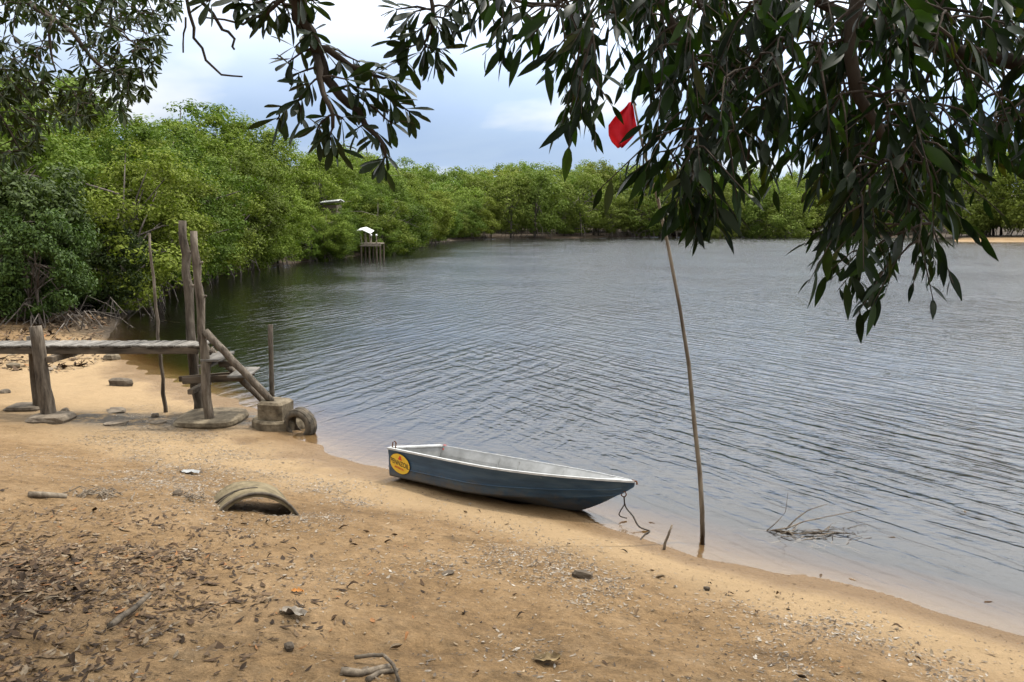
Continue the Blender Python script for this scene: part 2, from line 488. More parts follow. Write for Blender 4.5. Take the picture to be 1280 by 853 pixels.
M['stick'] = noisy_mat('dry_stick', (0.05, 0.04, 0.03), (0.20, 0.16, 0.115), 18, 0.85, 0.5, 0.006, obj_var=0.3)
M['bamboo'] = noisy_mat('pole_wood', (0.07, 0.053, 0.037), (0.22, 0.18, 0.13), 16, 0.75, 0.3, 0.004, (1, 1, 0.15))
M['mangrove'] = leaf_mat('mangrove_leaf', (0.060, 0.090, 0.012), (0.108, 0.142, 0.020), 0.22, 0.65, 0.08)
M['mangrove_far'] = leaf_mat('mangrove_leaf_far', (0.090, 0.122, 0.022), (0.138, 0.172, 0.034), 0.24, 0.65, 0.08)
M['mangrove_dark'] = leaf_mat('dark_shrub_leaf', (0.018, 0.032, 0.006), (0.050, 0.075, 0.014), 0.2, 0.55, 0.15)
M['leaf_long'] = leaf_mat('drooping_leaf', (0.008, 0.014, 0.004), (0.022, 0.038, 0.008), 0.34, 0.42, 0.2, obj_var=0.6, tint=(1.5, 2.2, 0.5), rare_lit=(0.06, 0.055, 0.008))  # rare yellowish leaf colour paints in the odd sunlit leaf
M['leaf_oval'] = leaf_mat('whorled_leaf', (0.012, 0.019, 0.007), (0.030, 0.046, 0.014), 0.14, 0.42, 0.25, obj_var=0.35, tint=(1.2, 1.7, 0.5))
M['leaf_small'] = leaf_mat('small_canopy_leaf', (0.011, 0.019, 0.004), (0.034, 0.052, 0.010), 0.18, 0.5, 0.12, obj_var=0.2)
M['dry'] = litter_mat('dry_leaves', [(0.0, (0.055, 0.034, 0.019)), (0.26, (0.105, 0.070, 0.042)), (0.46, (0.17, 0.13, 0.086)), (0.58, (0.030, 0.020, 0.013)), (0.82, (0.13, 0.087, 0.050)), (0.97, (0.19, 0.09, 0.036))])
M['wrack'] = litter_mat('bleached_flecks', [(0.0, (0.19, 0.16, 0.125)), (0.3, (0.105, 0.082, 0.06)), (0.60, (0.27, 0.24, 0.20)), (0.66, (0.06, 0.045, 0.032)), (0.84, (0.22, 0.165, 0.105))])
M['blue'] = noisy_mat('blue_boat_paint', (0.018, 0.040, 0.068), (0.028, 0.062, 0.104), 5.5, 0.5, 0.2, 0.004, (.35, 1, 2.5), c3=(0.055, 0.09, 0.122))


def mud_line(m):
    # dried mud splashed along the bottom strake
    t = m.node_tree; L = t.links.new
    p = [n for n in t.nodes if n.type == 'BSDF_PRINCIPLED'][0]
    src = p.inputs['Base Color'].links[0].from_socket
    tc = nd(t, 'ShaderNodeTexCoord'); sp = nd(t, 'ShaderNodeSeparateXYZ'); L(tc.outputs['Object'], sp.inputs[0])
    n = nd(t, 'ShaderNodeTexNoise', i_Scale=9.0, i_Detail=7.0, i_Roughness=0.7); L(tc.outputs['Object'], n.inputs['Vector'])
    a = nd(t, 'ShaderNodeMath', operation='MULTIPLY_ADD', i_1=-0.42); L(n.outputs['Fac'], a.inputs[0]); L(sp.outputs['Z'], a.inputs[2])
    r = nd(t, 'ShaderNodeMapRange', i_1=-0.12, i_2=0.02, i_3=0.75, i_4=0.0); L(a.outputs[0], r.inputs[0])
    mx = nd(t, 'ShaderNodeMix', data_type='RGBA'); mx.inputs[7].default_value = (0.10, 0.082, 0.058, 1)
    L(r.outputs[0], mx.inputs[0]); L(src, mx.inputs[6]); L(mx.outputs[2], p.inputs['Base Color'])


mud_line(M['blue'])
M['alu'] = noisy_mat('pale_boat_paint', (0.17, 0.17, 0.16), (0.31, 0.31, 0.30), 4, 0.5, 0.15, 0.004)
M['white'] = noisy_mat('white_rail', (0.30, 0.30, 0.29), (0.48, 0.48, 0.46), 12, 0.45, 0.1, 0.003)
M['yellow'] = noisy_mat('yellow_sticker', (0.60, 0.36, 0.025), (0.72, 0.46, 0.04), 20, 0.5, 0.05, 0.001)
M['black'] = noisy_mat('black_print', (0.012, 0.012, 0.012), (0.03, 0.03, 0.03), 20, 0.5, 0.05, 0.001)
M['red'] = noisy_mat('red_print', (0.45, 0.03, 0.02), (0.55, 0.05, 0.03), 20, 0.5, 0.05, 0.001)
M['rust'] = noisy_mat('rusty_iron', (0.06, 0.03, 0.018), (0.17, 0.085, 0.045), 40, 0.8, 0.3, 0.002)
M['rope'] = noisy_mat('dark_rope', (0.02, 0.018, 0.015), (0.06, 0.05, 0.04), 60, 0.9, 0.3, 0.002)
M['roof'] = noisy_mat('white_sheet_roof', (0.40, 0.40, 0.38), (0.60, 0.60, 0.57), 3, 0.5, 0.1, 0.004)
M['greyleaf'] = noisy_mat('grey_dead_leaf', (0.10, 0.08, 0.06), (0.30, 0.26, 0.21), 14, 0.8, 0.3, 0.004)
M['brownleaf'] = noisy_mat('brown_dead_leaf', (0.07, 0.045, 0.025), (0.26, 0.19, 0.09), 14, 0.8, 0.3, 0.004)
M['orangeleaf'] = noisy_mat('orange_dead_leaf', (0.26, 0.10, 0.025), (0.40, 0.19, 0.05), 14, 0.8, 0.3, 0.004)
M['timber'] = noisy_mat('grey_timber', (0.10, 0.08, 0.06), (0.26, 0.22, 0.17), 5, 0.85, 0.3, 0.01)


def cloth_mat():
    m, t, out = new_mat('red_cloth')
    L = t.links.new
    tc = nd(t, 'ShaderNodeTexCoord')
    n = nd(t, 'ShaderNodeTexNoise', i_Scale=9.0, i_Detail=5.0); L(tc.outputs['Object'], n.inputs['Vector'])
    r = ramp(t, [(0.3, (0.42, 0.006, 0.016)), (0.7, (0.62, 0.012, 0.028))]); L(n.outputs['Fac'], r.inputs[0])
    d = nd(t, 'ShaderNodeBsdfPrincipled', i_Roughness=0.85); L(r.outputs[0], d.inputs['Base Color'])
    tr = nd(t, 'ShaderNodeBsdfTranslucent'); L(r.outputs[0], tr.inputs['Color'])
    mx = nd(t, 'ShaderNodeMixShader', i_0=0.5); L(d.outputs[0], mx.inputs[1]); L(tr.outputs[0], mx.inputs[2]); L(mx.outputs[0], out.inputs['Surface'])
    return m


M['cloth'] = cloth_mat()

# ------------------------------------------------------------------ terrain
WATER = np.array([(4.10, 6.35), (3.13, 7.10), (1.90, 7.93), (0.89, 8.96), (-0.5, 9.9), (-1.70, 10.82), (-2.5, 11.7), (-3.24, 12.78), (-4.98, 15.30),
                  (-6.49, 16.77), (-9.18, 19.82), (-10.9, 22.3), (-11.9, 24.6), (-13.0, 27.5), (-16.2, 37.0), (-18.26, 49.2), (-19.6, 60.0), (-18.56, 72.4), (-15.74, 87.4),
                  (-14.96, 126.4), (-12.1, 170.8), (-6.0, 192.0), (11.4, 201.0), (42.4, 211.0), (75.0, 222.0), (100.0, 214.0), (96.0, 186.0), (84.0, 160.0), (104.0, 150.0),
                  (200.0, 140.0), (430.0, 120.0), (430.0, -60.0), (60.0, -46.0), (20.0, -14.0), (9.5, 0.5), (6.0, 4.5)], float)


def shore_dist(x, y):
    """positive on land, negative in the river"""
    x = np.asarray(x, float); y = np.asarray(y, float)
    d2 = np.full(x.shape, 1e18); inside = np.zeros(x.shape, bool)
    n = len(WATER)
    for i in range(n):
        (x0, y0), (x1, y1) = WATER[i], WATER[(i + 1) % n]
        ex, ey = x1 - x0, y1 - y0
        t = np.clip(((x - x0) * ex + (y - y0) * ey) / (ex * ex + ey * ey), 0, 1)
        d2 = np.minimum(d2, (x - x0 - t * ex) ** 2 + (y - y0 - t * ey) ** 2)
        cr = (y0 > y) != (y1 > y)
        with np.errstate(divide='ignore', invalid='ignore'):
            xi = x0 + (y - y0) * ex / (ey if ey else 1e-9)
        inside ^= cr & (x < xi)
    d = np.sqrt(d2)
    return np.where(inside, -d, d)


def sstep(a, b, x):
    t = np.clip((x - a) / (b - a), 0, 1)
    return t * t * (3 - 2 * t)


def ground_z(x, y):
    x = np.asarray(x, float); y = np.asarray(y, float)
    d = shore_dist(x, y)
    near = 1 - sstep(18, 26, y)
    slope = 0.215 - 0.160 * sstep(7.5, 12.0, y)
    zb = np.where(d > 0, slope * (np.minimum(d, 7.5) - .5 * (1 - np.exp(-np.maximum(d, 0) / .5))) + 0.06 * np.maximum(np.minimum(d, 25) - 7.5, 0), 0)
    zb = np.minimum(zb, 2.6)
    zf = np.where(d > 0, 0.55 * (1 - np.exp(-np.maximum(d, 0) / 1.2)) + 0.012 * np.minimum(d, 200), 0)
    zf = zf + np.maximum(0, d - 25) * 0.055 * sstep(120, 200, y)
    zl = near * zb + (1 - near) * zf
    zw = -np.where(d < 0, 0.27 * np.minimum(-d, 2.0) + 0.36 * np.maximum(np.minimum(-d, 8.0) - 2.0, 0), 0)
    z = np.where(d > 0, zl, zw)
    amp = near * sstep(0.1, 1.2, d)
    rel = 0.028 * vnoise(x * 0.9, y * 0.9, 3) + 0.022 * vnoise(x * 2.3 + 5, y * 2.3, 4) + 0.010 * vnoise(x * 6.1, y * 6.1, 5)
    z = z + rel * amp + 0.006 * vnoise(x * 1.7, y * 1.7, 8) * near * (d < 1.5)
    z = z + (1 - near) * sstep(0.2, 2.0, d) * 0.12 * vnoise(x * 0.6, y * 0.6, 6)
    return z


FEET = []
_rf = random.Random(314)
for _w in range(9):                                             # lines of old footprints
    _x, _y, _a = _rf.uniform(-5, 2.5), _rf.uniform(3.6, 9.5), _rf.uniform(0, 2 * PI)
    for _k in range(9):
        _s = 1 if _k % 2 else -1
        FEET.append((_x - math.sin(_a) * .10 * _s, _y + math.cos(_a) * .10 * _s, _a + _rf.uniform(-.2, .2), _rf.uniform(.012, .03)))
        _x += math.cos(_a) * .62; _y += math.sin(_a) * .62; _a += _rf.uniform(-.25, .25)
_plain_ground = ground_z


def ground_z(x, y):
    x = np.asarray(x, float); y = np.asarray(y, float)
    z = _plain_ground(x, y)
    for (fx, fy, fa, dep) in FEET:
        dx, dy = x - fx, y - fy
        m = (np.abs(dx) < .5) & (np.abs(dy) < .5)
        if not m.any(): continue
        u = (dx[m] * math.cos(fa) + dy[m] * math.sin(fa)) / .16; v = (-dx[m] * math.sin(fa) + dy[m] * math.cos(fa)) / .085
        r2 = u * u + v * v
        zz_ = z[m]; zz_ += np.where(zz_ > .12, -dep * np.exp(-r2) + .35 * dep * np.exp(-((np.sqrt(r2) - 1.6) / .45) ** 2), 0); z[m] = zz_
    return z


def gz(x, y):
    return float(ground_z(np.array([x]), np.array([y]))[0])


def graded(lo, a, b, hi, step, grow=1.13):
    mid = list(np.arange(a, b + 1e-6, step))
    up, s = [], step
    v = b
    while v < hi:
        s *= grow; v += s; up.append(min(v, hi))
    dn, s = [], step
    v = a
    while v > lo:
        s *= grow; v -= s; dn.append(max(v, lo))
    return np.array(sorted(set(dn)) + mid + up)


def grid_mesh(name, xs, ys, zfun, mat):
    X, Y = np.meshgrid(xs, ys)
    Z = zfun(X.ravel(), Y.ravel())
    V = np.stack([X.ravel(), Y.ravel(), Z], 1)
    nx, ny = len(xs), len(ys)
    i = np.arange(nx - 1)[None, :] + nx * np.arange(ny - 1)[:, None]
    F = np.stack([i, i + 1, i + 1 + nx, i + nx], -1).reshape(-1, 4)
    return mesh_np(name, V, F, mat, True), V


def add_attr(me, name, vals):
    a = me.attributes.new(name, 'FLOAT', 'POINT')
    a.data.foreach_set('value', np.ascontiguousarray(vals, np.float32))


xs = graded(-460, -10, 6, 460, 0.055)
ys = graded(-70, 2.6, 14, 560, 0.055)
me, V = grid_mesh('ground', xs, ys, ground_z, M['sand'])
dS = shore_dist(V[:, 0], V[:, 1])
edge = V[:, 1] + 0.55 * V[:, 0] + 1.5 * vnoise(V[:, 0] * 0.5, V[:, 1] * 0.5, 9)
mud = sstep(16.2, 18.6, edge) * (dS > -3)
bar = np.exp(-(((V[:, 0] - 92) / 26) ** 2 + ((V[:, 1] - 158) / 12) ** 2))
mud = mud * (1 - np.clip(bar * 1.6, 0, 1))
add_attr(me, 'mud', mud)
silt = np.exp(-(((V[:, 0] + 6.2) / 1.5) ** 2 + ((V[:, 1] - 13.2) / 0.6) ** 2)) + np.exp(-(((V[:, 0] + 4.2) / 1.0) ** 2 + ((V[:, 1] - 13.6) / 0.5) ** 2))  # silt patches under the planks; their dark tone also paints the deck shadow
add_attr(me, 'silt', np.clip(silt * 1.3, 0, 1))
ground = link(bpy.data.objects.new('ground', me))
tag(ground, 'tan sandy beach sloping down to the river', 'ground', kind='structure')

# river: a closed body of tannin water
wx = graded(-455, -12, 14, 455, 0.5, 1.2); wy = graded(-65, 5, 30, 550, 0.5, 1.2)
mw, VW = grid_mesh('river', wx, wy, lambda x, y: np.zeros_like(x), M['water'])
dw = shore_dist(VW[:, 0], VW[:, 1])
nx, ny = len(wx), len(wy)
border = [i for i in range(nx)] + [nx - 1 + nx * j for j in range(1, ny)] + [nx * (ny - 1) + i for i in range(nx - 2, -1, -1)] + [nx * j for j in range(ny - 2, 0, -1)]
nb = len(border)
Vall = np.vstack([VW, np.column_stack([VW[border][:, :2], np.full(nb, -6.0)])])
top = np.array([p.vertices[:] for p in mw.polygons])
k = np.arange(nb)
side = np.stack([np.array(border)[k], len(VW) + k, len(VW) + (k + 1) % nb, np.array(border)[(k + 1) % nb]], 1)
bpy.data.meshes.remove(mw)
mw = bpy.data.meshes.new('river')
mw.from_pydata(Vall.tolist(), [], [tuple(f) for f in top.tolist()] + [tuple(f) for f in side.tolist()] + [tuple(range(len(VW) + nb - 1, len(VW) - 1, -1))])
mw.update(); mw.materials.append(M['water'])
ow = np.ones(len(Vall)); ow[:len(VW)] = 0.22 + 0.78 * sstep(0.0, 1.0, (-dw - .2) / (3.8 + 10.0 * sstep(17, 26, VW[:, 1]))) + 1.3 * sstep(6.0, 45.0, -dw)
add_attr(mw, 'open_water', ow)
river = link(bpy.data.objects.new('river', mw))
tag(river, 'brown tidal river with wind ripples', 'river', kind='structure')


# ------------------------------------------------------------------ mangrove trees
def leaf_quads(C, N, size, rng, asp=0.5):
    """diamond leaves: centres C, facing N"""
    n = len(C)
    N = N / np.linalg.norm(N, axis=1, keepdims=True)
    a = rng.normal(size=(n, 3)); a -= (a * N).sum(1, keepdims=True) * N
    a /= np.linalg.norm(a, axis=1, keepdims=True)
    b = np.cross(N, a)
    s = size * rng.uniform(0.7, 1.3, (n, 1))
    a = a * s * 0.5; b = b * s * 0.5 * asp
    fold = N * s * 0.10
    V = np.stack([C - a, C + b + fold, C + a, C - b + fold], 1).reshape(-1, 3)
    return V


def crown_np(rng, h, r, low, n_clump, per, leaf, clump_r):
    ctr = []
    while len(ctr) < n_clump:
        p = rng.normal(size=3); p /= np.linalg.norm(p)
        rad = rng.uniform(0.3, 1.0) ** 0.4 * (1.12 if rng.uniform() < .15 else 1.0)
        lump = 1 + 0.22 * math.sin(3 * math.atan2(p[1], p[0]) + 1.3 * h) * (1 - abs(p[2]))
        z = p[2] * rad
        if z < 0: z = -abs(z) ** 0.8
        wide = 1.0 if z > -0.2 else 1.0 - 0.25 * (-z - 0.2)
        ctr.append((p[0] * rad * r * lump * wide, p[1] * rad * r * lump * wide, low + (h - low) * (0.5 + 0.5 * z)))
    ctr = np.array(ctr)
    Cs, Ns = [], []
    mid = np.array([0, 0, low + (h - low) * 0.45])
    for c in ctr:
        cr = clump_r * float(np.clip(np.exp(rng.normal(0, .33)), .45, 1.7))
        out = c - mid; out = out / (np.linalg.norm(out) + 1e-6)
        nsub = 9
        for _ in range(nsub):
            e = rng.normal(size=3); e /= np.linalg.norm(e)
            if e @ out < -.3: e = -e
            sc_ = c + e * cr * rng.uniform(.45, 1.0) * np.array([1.1, 1.1, .85])
            sr = cr * rng.uniform(.28, .55)
            m = int(per / nsub * rng.uniform(.5, 1.4) * (cr / clump_r) ** 1.5)
            if m < 3: continue
            d = rng.normal(size=(m, 3)); d /= np.linalg.norm(d, axis=1, keepdims=True)
            rr = sr * rng.uniform(.3, 1.15, (m, 1)) ** .7
            Cs.append(sc_ + d * rr * np.array([1.15, 1.15, .8]))
            Ns.append(d * .8 + e * .35 + np.array([0, 0, .35]) + rng.normal(size=d.shape) * .35)
    C = np.vstack(Cs); N = np.vstack(Ns)
    ok = C[:, 2] > low * 0.5
    C, N = C[ok], N[ok]
    V = leaf_quads(C, N, leaf, rng)
    F = np.arange(len(V)).reshape(-1, 4)
    return V, F, ctr


def tree_proto(seed, h, r, low, n_clump, per, leaf, clump_r, lmat, roots=14, name='mangrove_tree', trunks=1, bare=0):
    rng = np.random.default_rng(seed); rnd = random.Random(seed)
    V, F, ctr = crown_np(rng, h, r, low, n_clump, per, leaf, clump_r)
    parts = []
    parts.append(('crown', mesh_np('crown', V, F, lmat)))
    mb = MB()
    for k in range(trunks):
        bx, by = (rnd.uniform(-.3, .3) * r * (trunks > 1), rnd.uniform(-.3, .3) * r * (trunks > 1))
        pts, rad = [], []
        topz = low + (h - low) * 0.62
        lean = (rnd.uniform(-.12, .12) * r, rnd.uniform(-.12, .12) * r)
        for i in range(7):
            f = i / 6
            pts.append((bx + lean[0] * f + rnd.uniform(-.04, .04) * r * f, by + lean[1] * f + rnd.uniform(-.04, .04) * r * f, -0.3 + (topz + .3) * f))
            rad.append(0.022 * h * (1 - 0.75 * f) / math.sqrt(trunks))
        mb.tube(pts, rad, 7)
        for c in rng.permutation(ctr)[:14]:
            f = rnd.uniform(0.3, 0.95)
            i = min(int(f * 6), 5)
            s = Vector(pts[i]).lerp(Vector(pts[i + 1]), f * 6 - i)
            e = Vector(c)
            m1 = s.lerp(e, 0.5) + Vector((0, 0, 0.08 * (e - s).length))
            mb.tube([s, m1, e], [0.008 * h, 0.005 * h, 0.0022 * h], 5)
    for _ in range(bare):
        a = rnd.uniform(0, 2 * PI); z = rnd.uniform(.35, .8) * h
        s = Vector((0, 0, z)); e = Vector((math.cos(a) * r * 1.05, math.sin(a) * r * 1.05, z + rnd.uniform(0.02, .12) * h))
        m1 = s.lerp(e, .5) + Vector((0, 0, .04 * h))
        mb.tube([s, m1, e], [0.008 * h, 0.005 * h, 0.002 * h], 5)
    parts.append(('trunk', mb.mesh('trunk', M['mbark'], True)))
    if roots:
        rb = MB()
        for k in range(roots):
            a = rnd.uniform(0, 2 * PI); l = rnd.uniform(.35, .85) * r
            z0 = rnd.uniform(.10, .22) * h
            ca, sa = math.cos(a), math.sin(a)
            q = [(0.1 * l * ca, 0.1 * l * sa, z0), (0.45 * l * ca, .45 * l * sa, z0 * 1.02), (.8 * l * ca, .8 * l * sa, z0 * .6), (l * ca, l * sa, -0.6)]
            w = 0.0045 * h
            rb.tube(q, [w, w * .9, w * .8, w * .7], 5)
        parts.append(('prop_roots', rb.mesh('prop_roots', M['mbark'], True)))
    return name, parts


PROTO = {
    'n0': tree_proto(1, 9.0, 3.7, 0.45, 66, 430, 0.19, 1.0, M['mangrove'], bare=3),
    'n1': tree_proto(2, 8.5, 3.3, 0.4, 62, 420, 0.18, .92, M['mangrove'], trunks=2),
    'n2': tree_proto(3, 9.5, 3.4, 0.8, 70, 330, 0.18, .78, M['mangrove'], trunks=2, bare=5),
    'd0': tree_proto(4, 4.2, 2.3, 0.3, 70, 200, 0.17, 0.55, M['mangrove_dark'], name='mangrove_shrub', trunks=3, roots=10),
    'd1': tree_proto(5, 5.5, 2.5, 0.4, 85, 220, 0.18, 0.58, M['mangrove_dark'], name='mangrove_shrub', trunks=2, roots=10),
    'f0': tree_proto(6, 15.0, 6.0, 1.4, 62, 150, 0.50, 1.7, M['mangrove_far'], roots=12),
    'f1': tree_proto(7, 15.5, 5.4, 1.6, 60, 150, 0.48, 1.5, M['mangrove_far'], trunks=2, roots=12),
    'f2': tree_proto(8, 14.0, 6.4, 1.2, 62, 150, 0.50, 1.75, M['mangrove_far'], roots=12),
    'f3': tree_proto(9, 16.5, 4.8, 2.0, 60, 120, 0.46, 1.2, M['mangrove_far'], trunks=2, roots=8, bare=4),
}


def plant(kind, x, y, h, label, group, wide=1.0, sink=0.0):
    name, parts = PROTO[kind]
    base_h = {'n0': 9.0, 'n1': 8.5, 'n2': 9.5, 'd0': 4.2, 'd1': 5.5, 'f0': 15.0, 'f1': 15.5, 'f2': 14.0, 'f3': 16.5}[kind]
    s = h / base_h
    e = empty(name, (x, y, gz(x, y) - sink), (0, 0, random.uniform(0, 2 * PI)))
    e.scale = (s * wide, s * wide, s)
    tag(e, label, 'tree' if name == 'mangrove_tree' else 'shrub', group)
    for pn, me_ in parts:
        link(bpy.data.objects.new(pn, me_), e)
    return e


G_NEAR = 'mangroves along the bank beyond the jetty'
LB_NEAR = ['full bright green mangrove tree on the mud bank beyond the jetty', 'many-stemmed green mangrove tree on the mud bank beyond the jetty', 'open mangrove tree with bare grey limbs beyond the jetty']
BANK_Y = [27.5, 37.0, 49.2, 60.0, 72.4, 87.4, 126.4, 170.8]
BANK_X = [-13.0, -16.2, -18.26, -19.6, -18.56, -15.74, -14.96, -12.1]
rl = random.Random(33)
near = []
y = 30.5
while y < 172:                                                  # the front row stands with its skirt over the water
    bx = float(np.interp(y, BANK_Y, BANK_X)) - (3.2 if 80 < y < 88.5 else 0)
    top = float(np.interp(y, [30, 37, 45, 50, 60, 70, 80, 88, 100, 126, 150, 172], [6.6, 7.0, 8.2, 8.4, 8.0, 7.2, 7.2, 6.0, 9.4, 10.0, 8.6, 5.6]))
    top *= .93
    full = top
    if 73 < y < 82: top = 3.6
    near.append((bx - rl.uniform(-.5, .5), y, top * rl.uniform(.72, 1.08), rl.uniform(.95, 1.2)))
    if y > 34:
        near.append((bx - rl.uniform(6.0, 7.5), y + rl.uniform(1, 3), (full + float(np.interp(y, [30, 50, 75, 110, 150], [.2, .6, 2.6, 2.4, 2.6]))) * rl.uniform(.85, 1.06), rl.uniform(.95, 1.15)))
    y += 4.6 + (y - 30) * 0.045
near += [(-16.3, 77.6, 4.9, 1.1), (-16.6, 81.5, 3.2, 1.2), (-13.4, 88.0, 4.4, 1.2), (-24.5, 68.0, 10.6, 1.1), (-23.5, 74.0, 10.8, 1.1), (-22.0, 80.0, 10.6, 1.1), (-20.5, 86.0, 10.2, 1.1), (-17.0, 79.0, 4.5, 1.1), (-12.6, 175, 6.5, 1.3), (-10.6, 181, 8.0, 1.3), (-8.4, 187, 9.0, 1.3), (-16.9, 76.0, 4.6, 1.1), (-14.2, 90.0, 6.2, 1.3), (-13.9, 95.5, 7.6, 1.25), (-19.2, 30.8, 7.4, 1.05), (-22.5, 34.0, 8.4, 1.1), (-27.5, 38.0, 9.5, 1.2), (-31.0, 49.0, 11.5, 1.2), (-33, 62, 12.5, 1.3), (-30, 76, 13.0, 1.3)]
for (x, y, h, w) in near:
    kind = rl.choice(['n0', 'n1', 'n2'])
    plant(kind, x, y, h, LB_NEAR[int(kind[1])], G_NEAR + (' ' + ['of full crown', 'of many stems', 'of open crown'][int(kind[1])]), w)
for (kind, x, y, h, w) in [('d1', -15.4, 25.6, 4.6, 1.0), ('d0', -17.6, 26.8, 4.0, 1.05), ('d1', -19.0, 24.8, 5.6, 1.1), ('d0', -14.3, 28.8, 3.0, .95), ('d1', -13.9, 24.6, 3.4, .85), ('d0', -15.6, 31.5, 3.0, 1.0)]:
    plant(kind, x, y, h, 'dark leafy mangrove shrub at the mud edge beyond the jetty', 'dark shrubs at the mud edge', w)

rf = random.Random(21)
far = []
for i in range(20):                                           # the front row follows the far waterline
    t = i / 19
    x = -16 + t * 108
    y = 201.8 + 0.11 * (x + 16) + rf.uniform(0, 2.5) + (8 if x > 70 else 0)
    if x < 8: y = 193 + max(x + 6, 0) * 0.5 + (6 if x < -7 else 0)
    far.append((x + rf.uniform(-1.5, 1.5), y, rf.uniform(8.5, 14.5), rf.uniform(.9, 1.15), 0))
for i in range(26):
    x = -26 + i * 5.4
    far.append((x + rf.uniform(-2, 2), 216 + 0.09 * x + rf.uniform(0, 5), rf.uniform(13, 17.5), 1.0, 1))
for i in range(26):
    x = -34 + i * 6.4
    far.append((x + rf.uniform(-2, 2), 232 + rf.uniform(0, 8), rf.uniform(15, 18.0), 1.0, 2))
for i in range(22):                                           # rising ground behind
    x = -50 + i * 9.0
    far.append((x + rf.uniform(-3, 3), 262 + rf.uniform(0, 14), rf.uniform(15, 18.5), 1.15, 3))
for (x, y, h) in [(-26, 142, 13), (-26, 156, 14), (-22, 178, 12.5), (-33, 160, 16), (-32, 178, 16), (-11, 181, 8), (-10, 188, 10)]:
    far.append((x, y, h, 1.0, 0))
for i in range(15):                                           # behind the sand bar
    x = 98 + i * 5.6
    far.append((x + rf.uniform(-1, 1), 176 - 0.10 * (x - 98) + rf.uniform(0, 5) + (10 if x < 104 else 0), rf.uniform(15, 19), 1.05, 0))
for i in range(12):
    x = 108 + i * 7.0
    far.append((x + rf.uniform(-2, 2), 190 + rf.uniform(0, 8), rf.uniform(18, 22), 1.1, 1))
LB_FAR = {'f0': 'round-crowned mangrove in the tree line across the river', 'f1': 'two-stemmed mangrove in the tree line across the river',
          'f2': 'broad low-skirted mangrove in the tree line across the river', 'f3': 'narrow thin-crowned mangrove in the tree line across the river'}
for (x, y, h, w, row) in far:
    kind = rf.choice(['f0', 'f1', 'f2'] if row == 0 else ['f0', 'f1', 'f2', 'f3', 'f3'])
    plant(kind, x, y, h, LB_FAR[kind], 'tree line across the river, ' + {'f0': 'round', 'f1': 'two-stemmed', 'f2': 'broad', 'f3': 'narrow'}[kind], w)


# ------------------------------------------------------------------ jetty
def P3(u, v, Y):
    return at(u, v, Y)


def wobbly(p0, p1, n, amp, rnd):
    p0, p1 = Vector(p0), Vector(p1)
    return [p0.lerp(p1, i / (n - 1)) + Vector((rnd.uniform(-1, 1), rnd.uniform(-1, 1), 0)) * amp * (0 < i < n - 1) for i in range(n)]


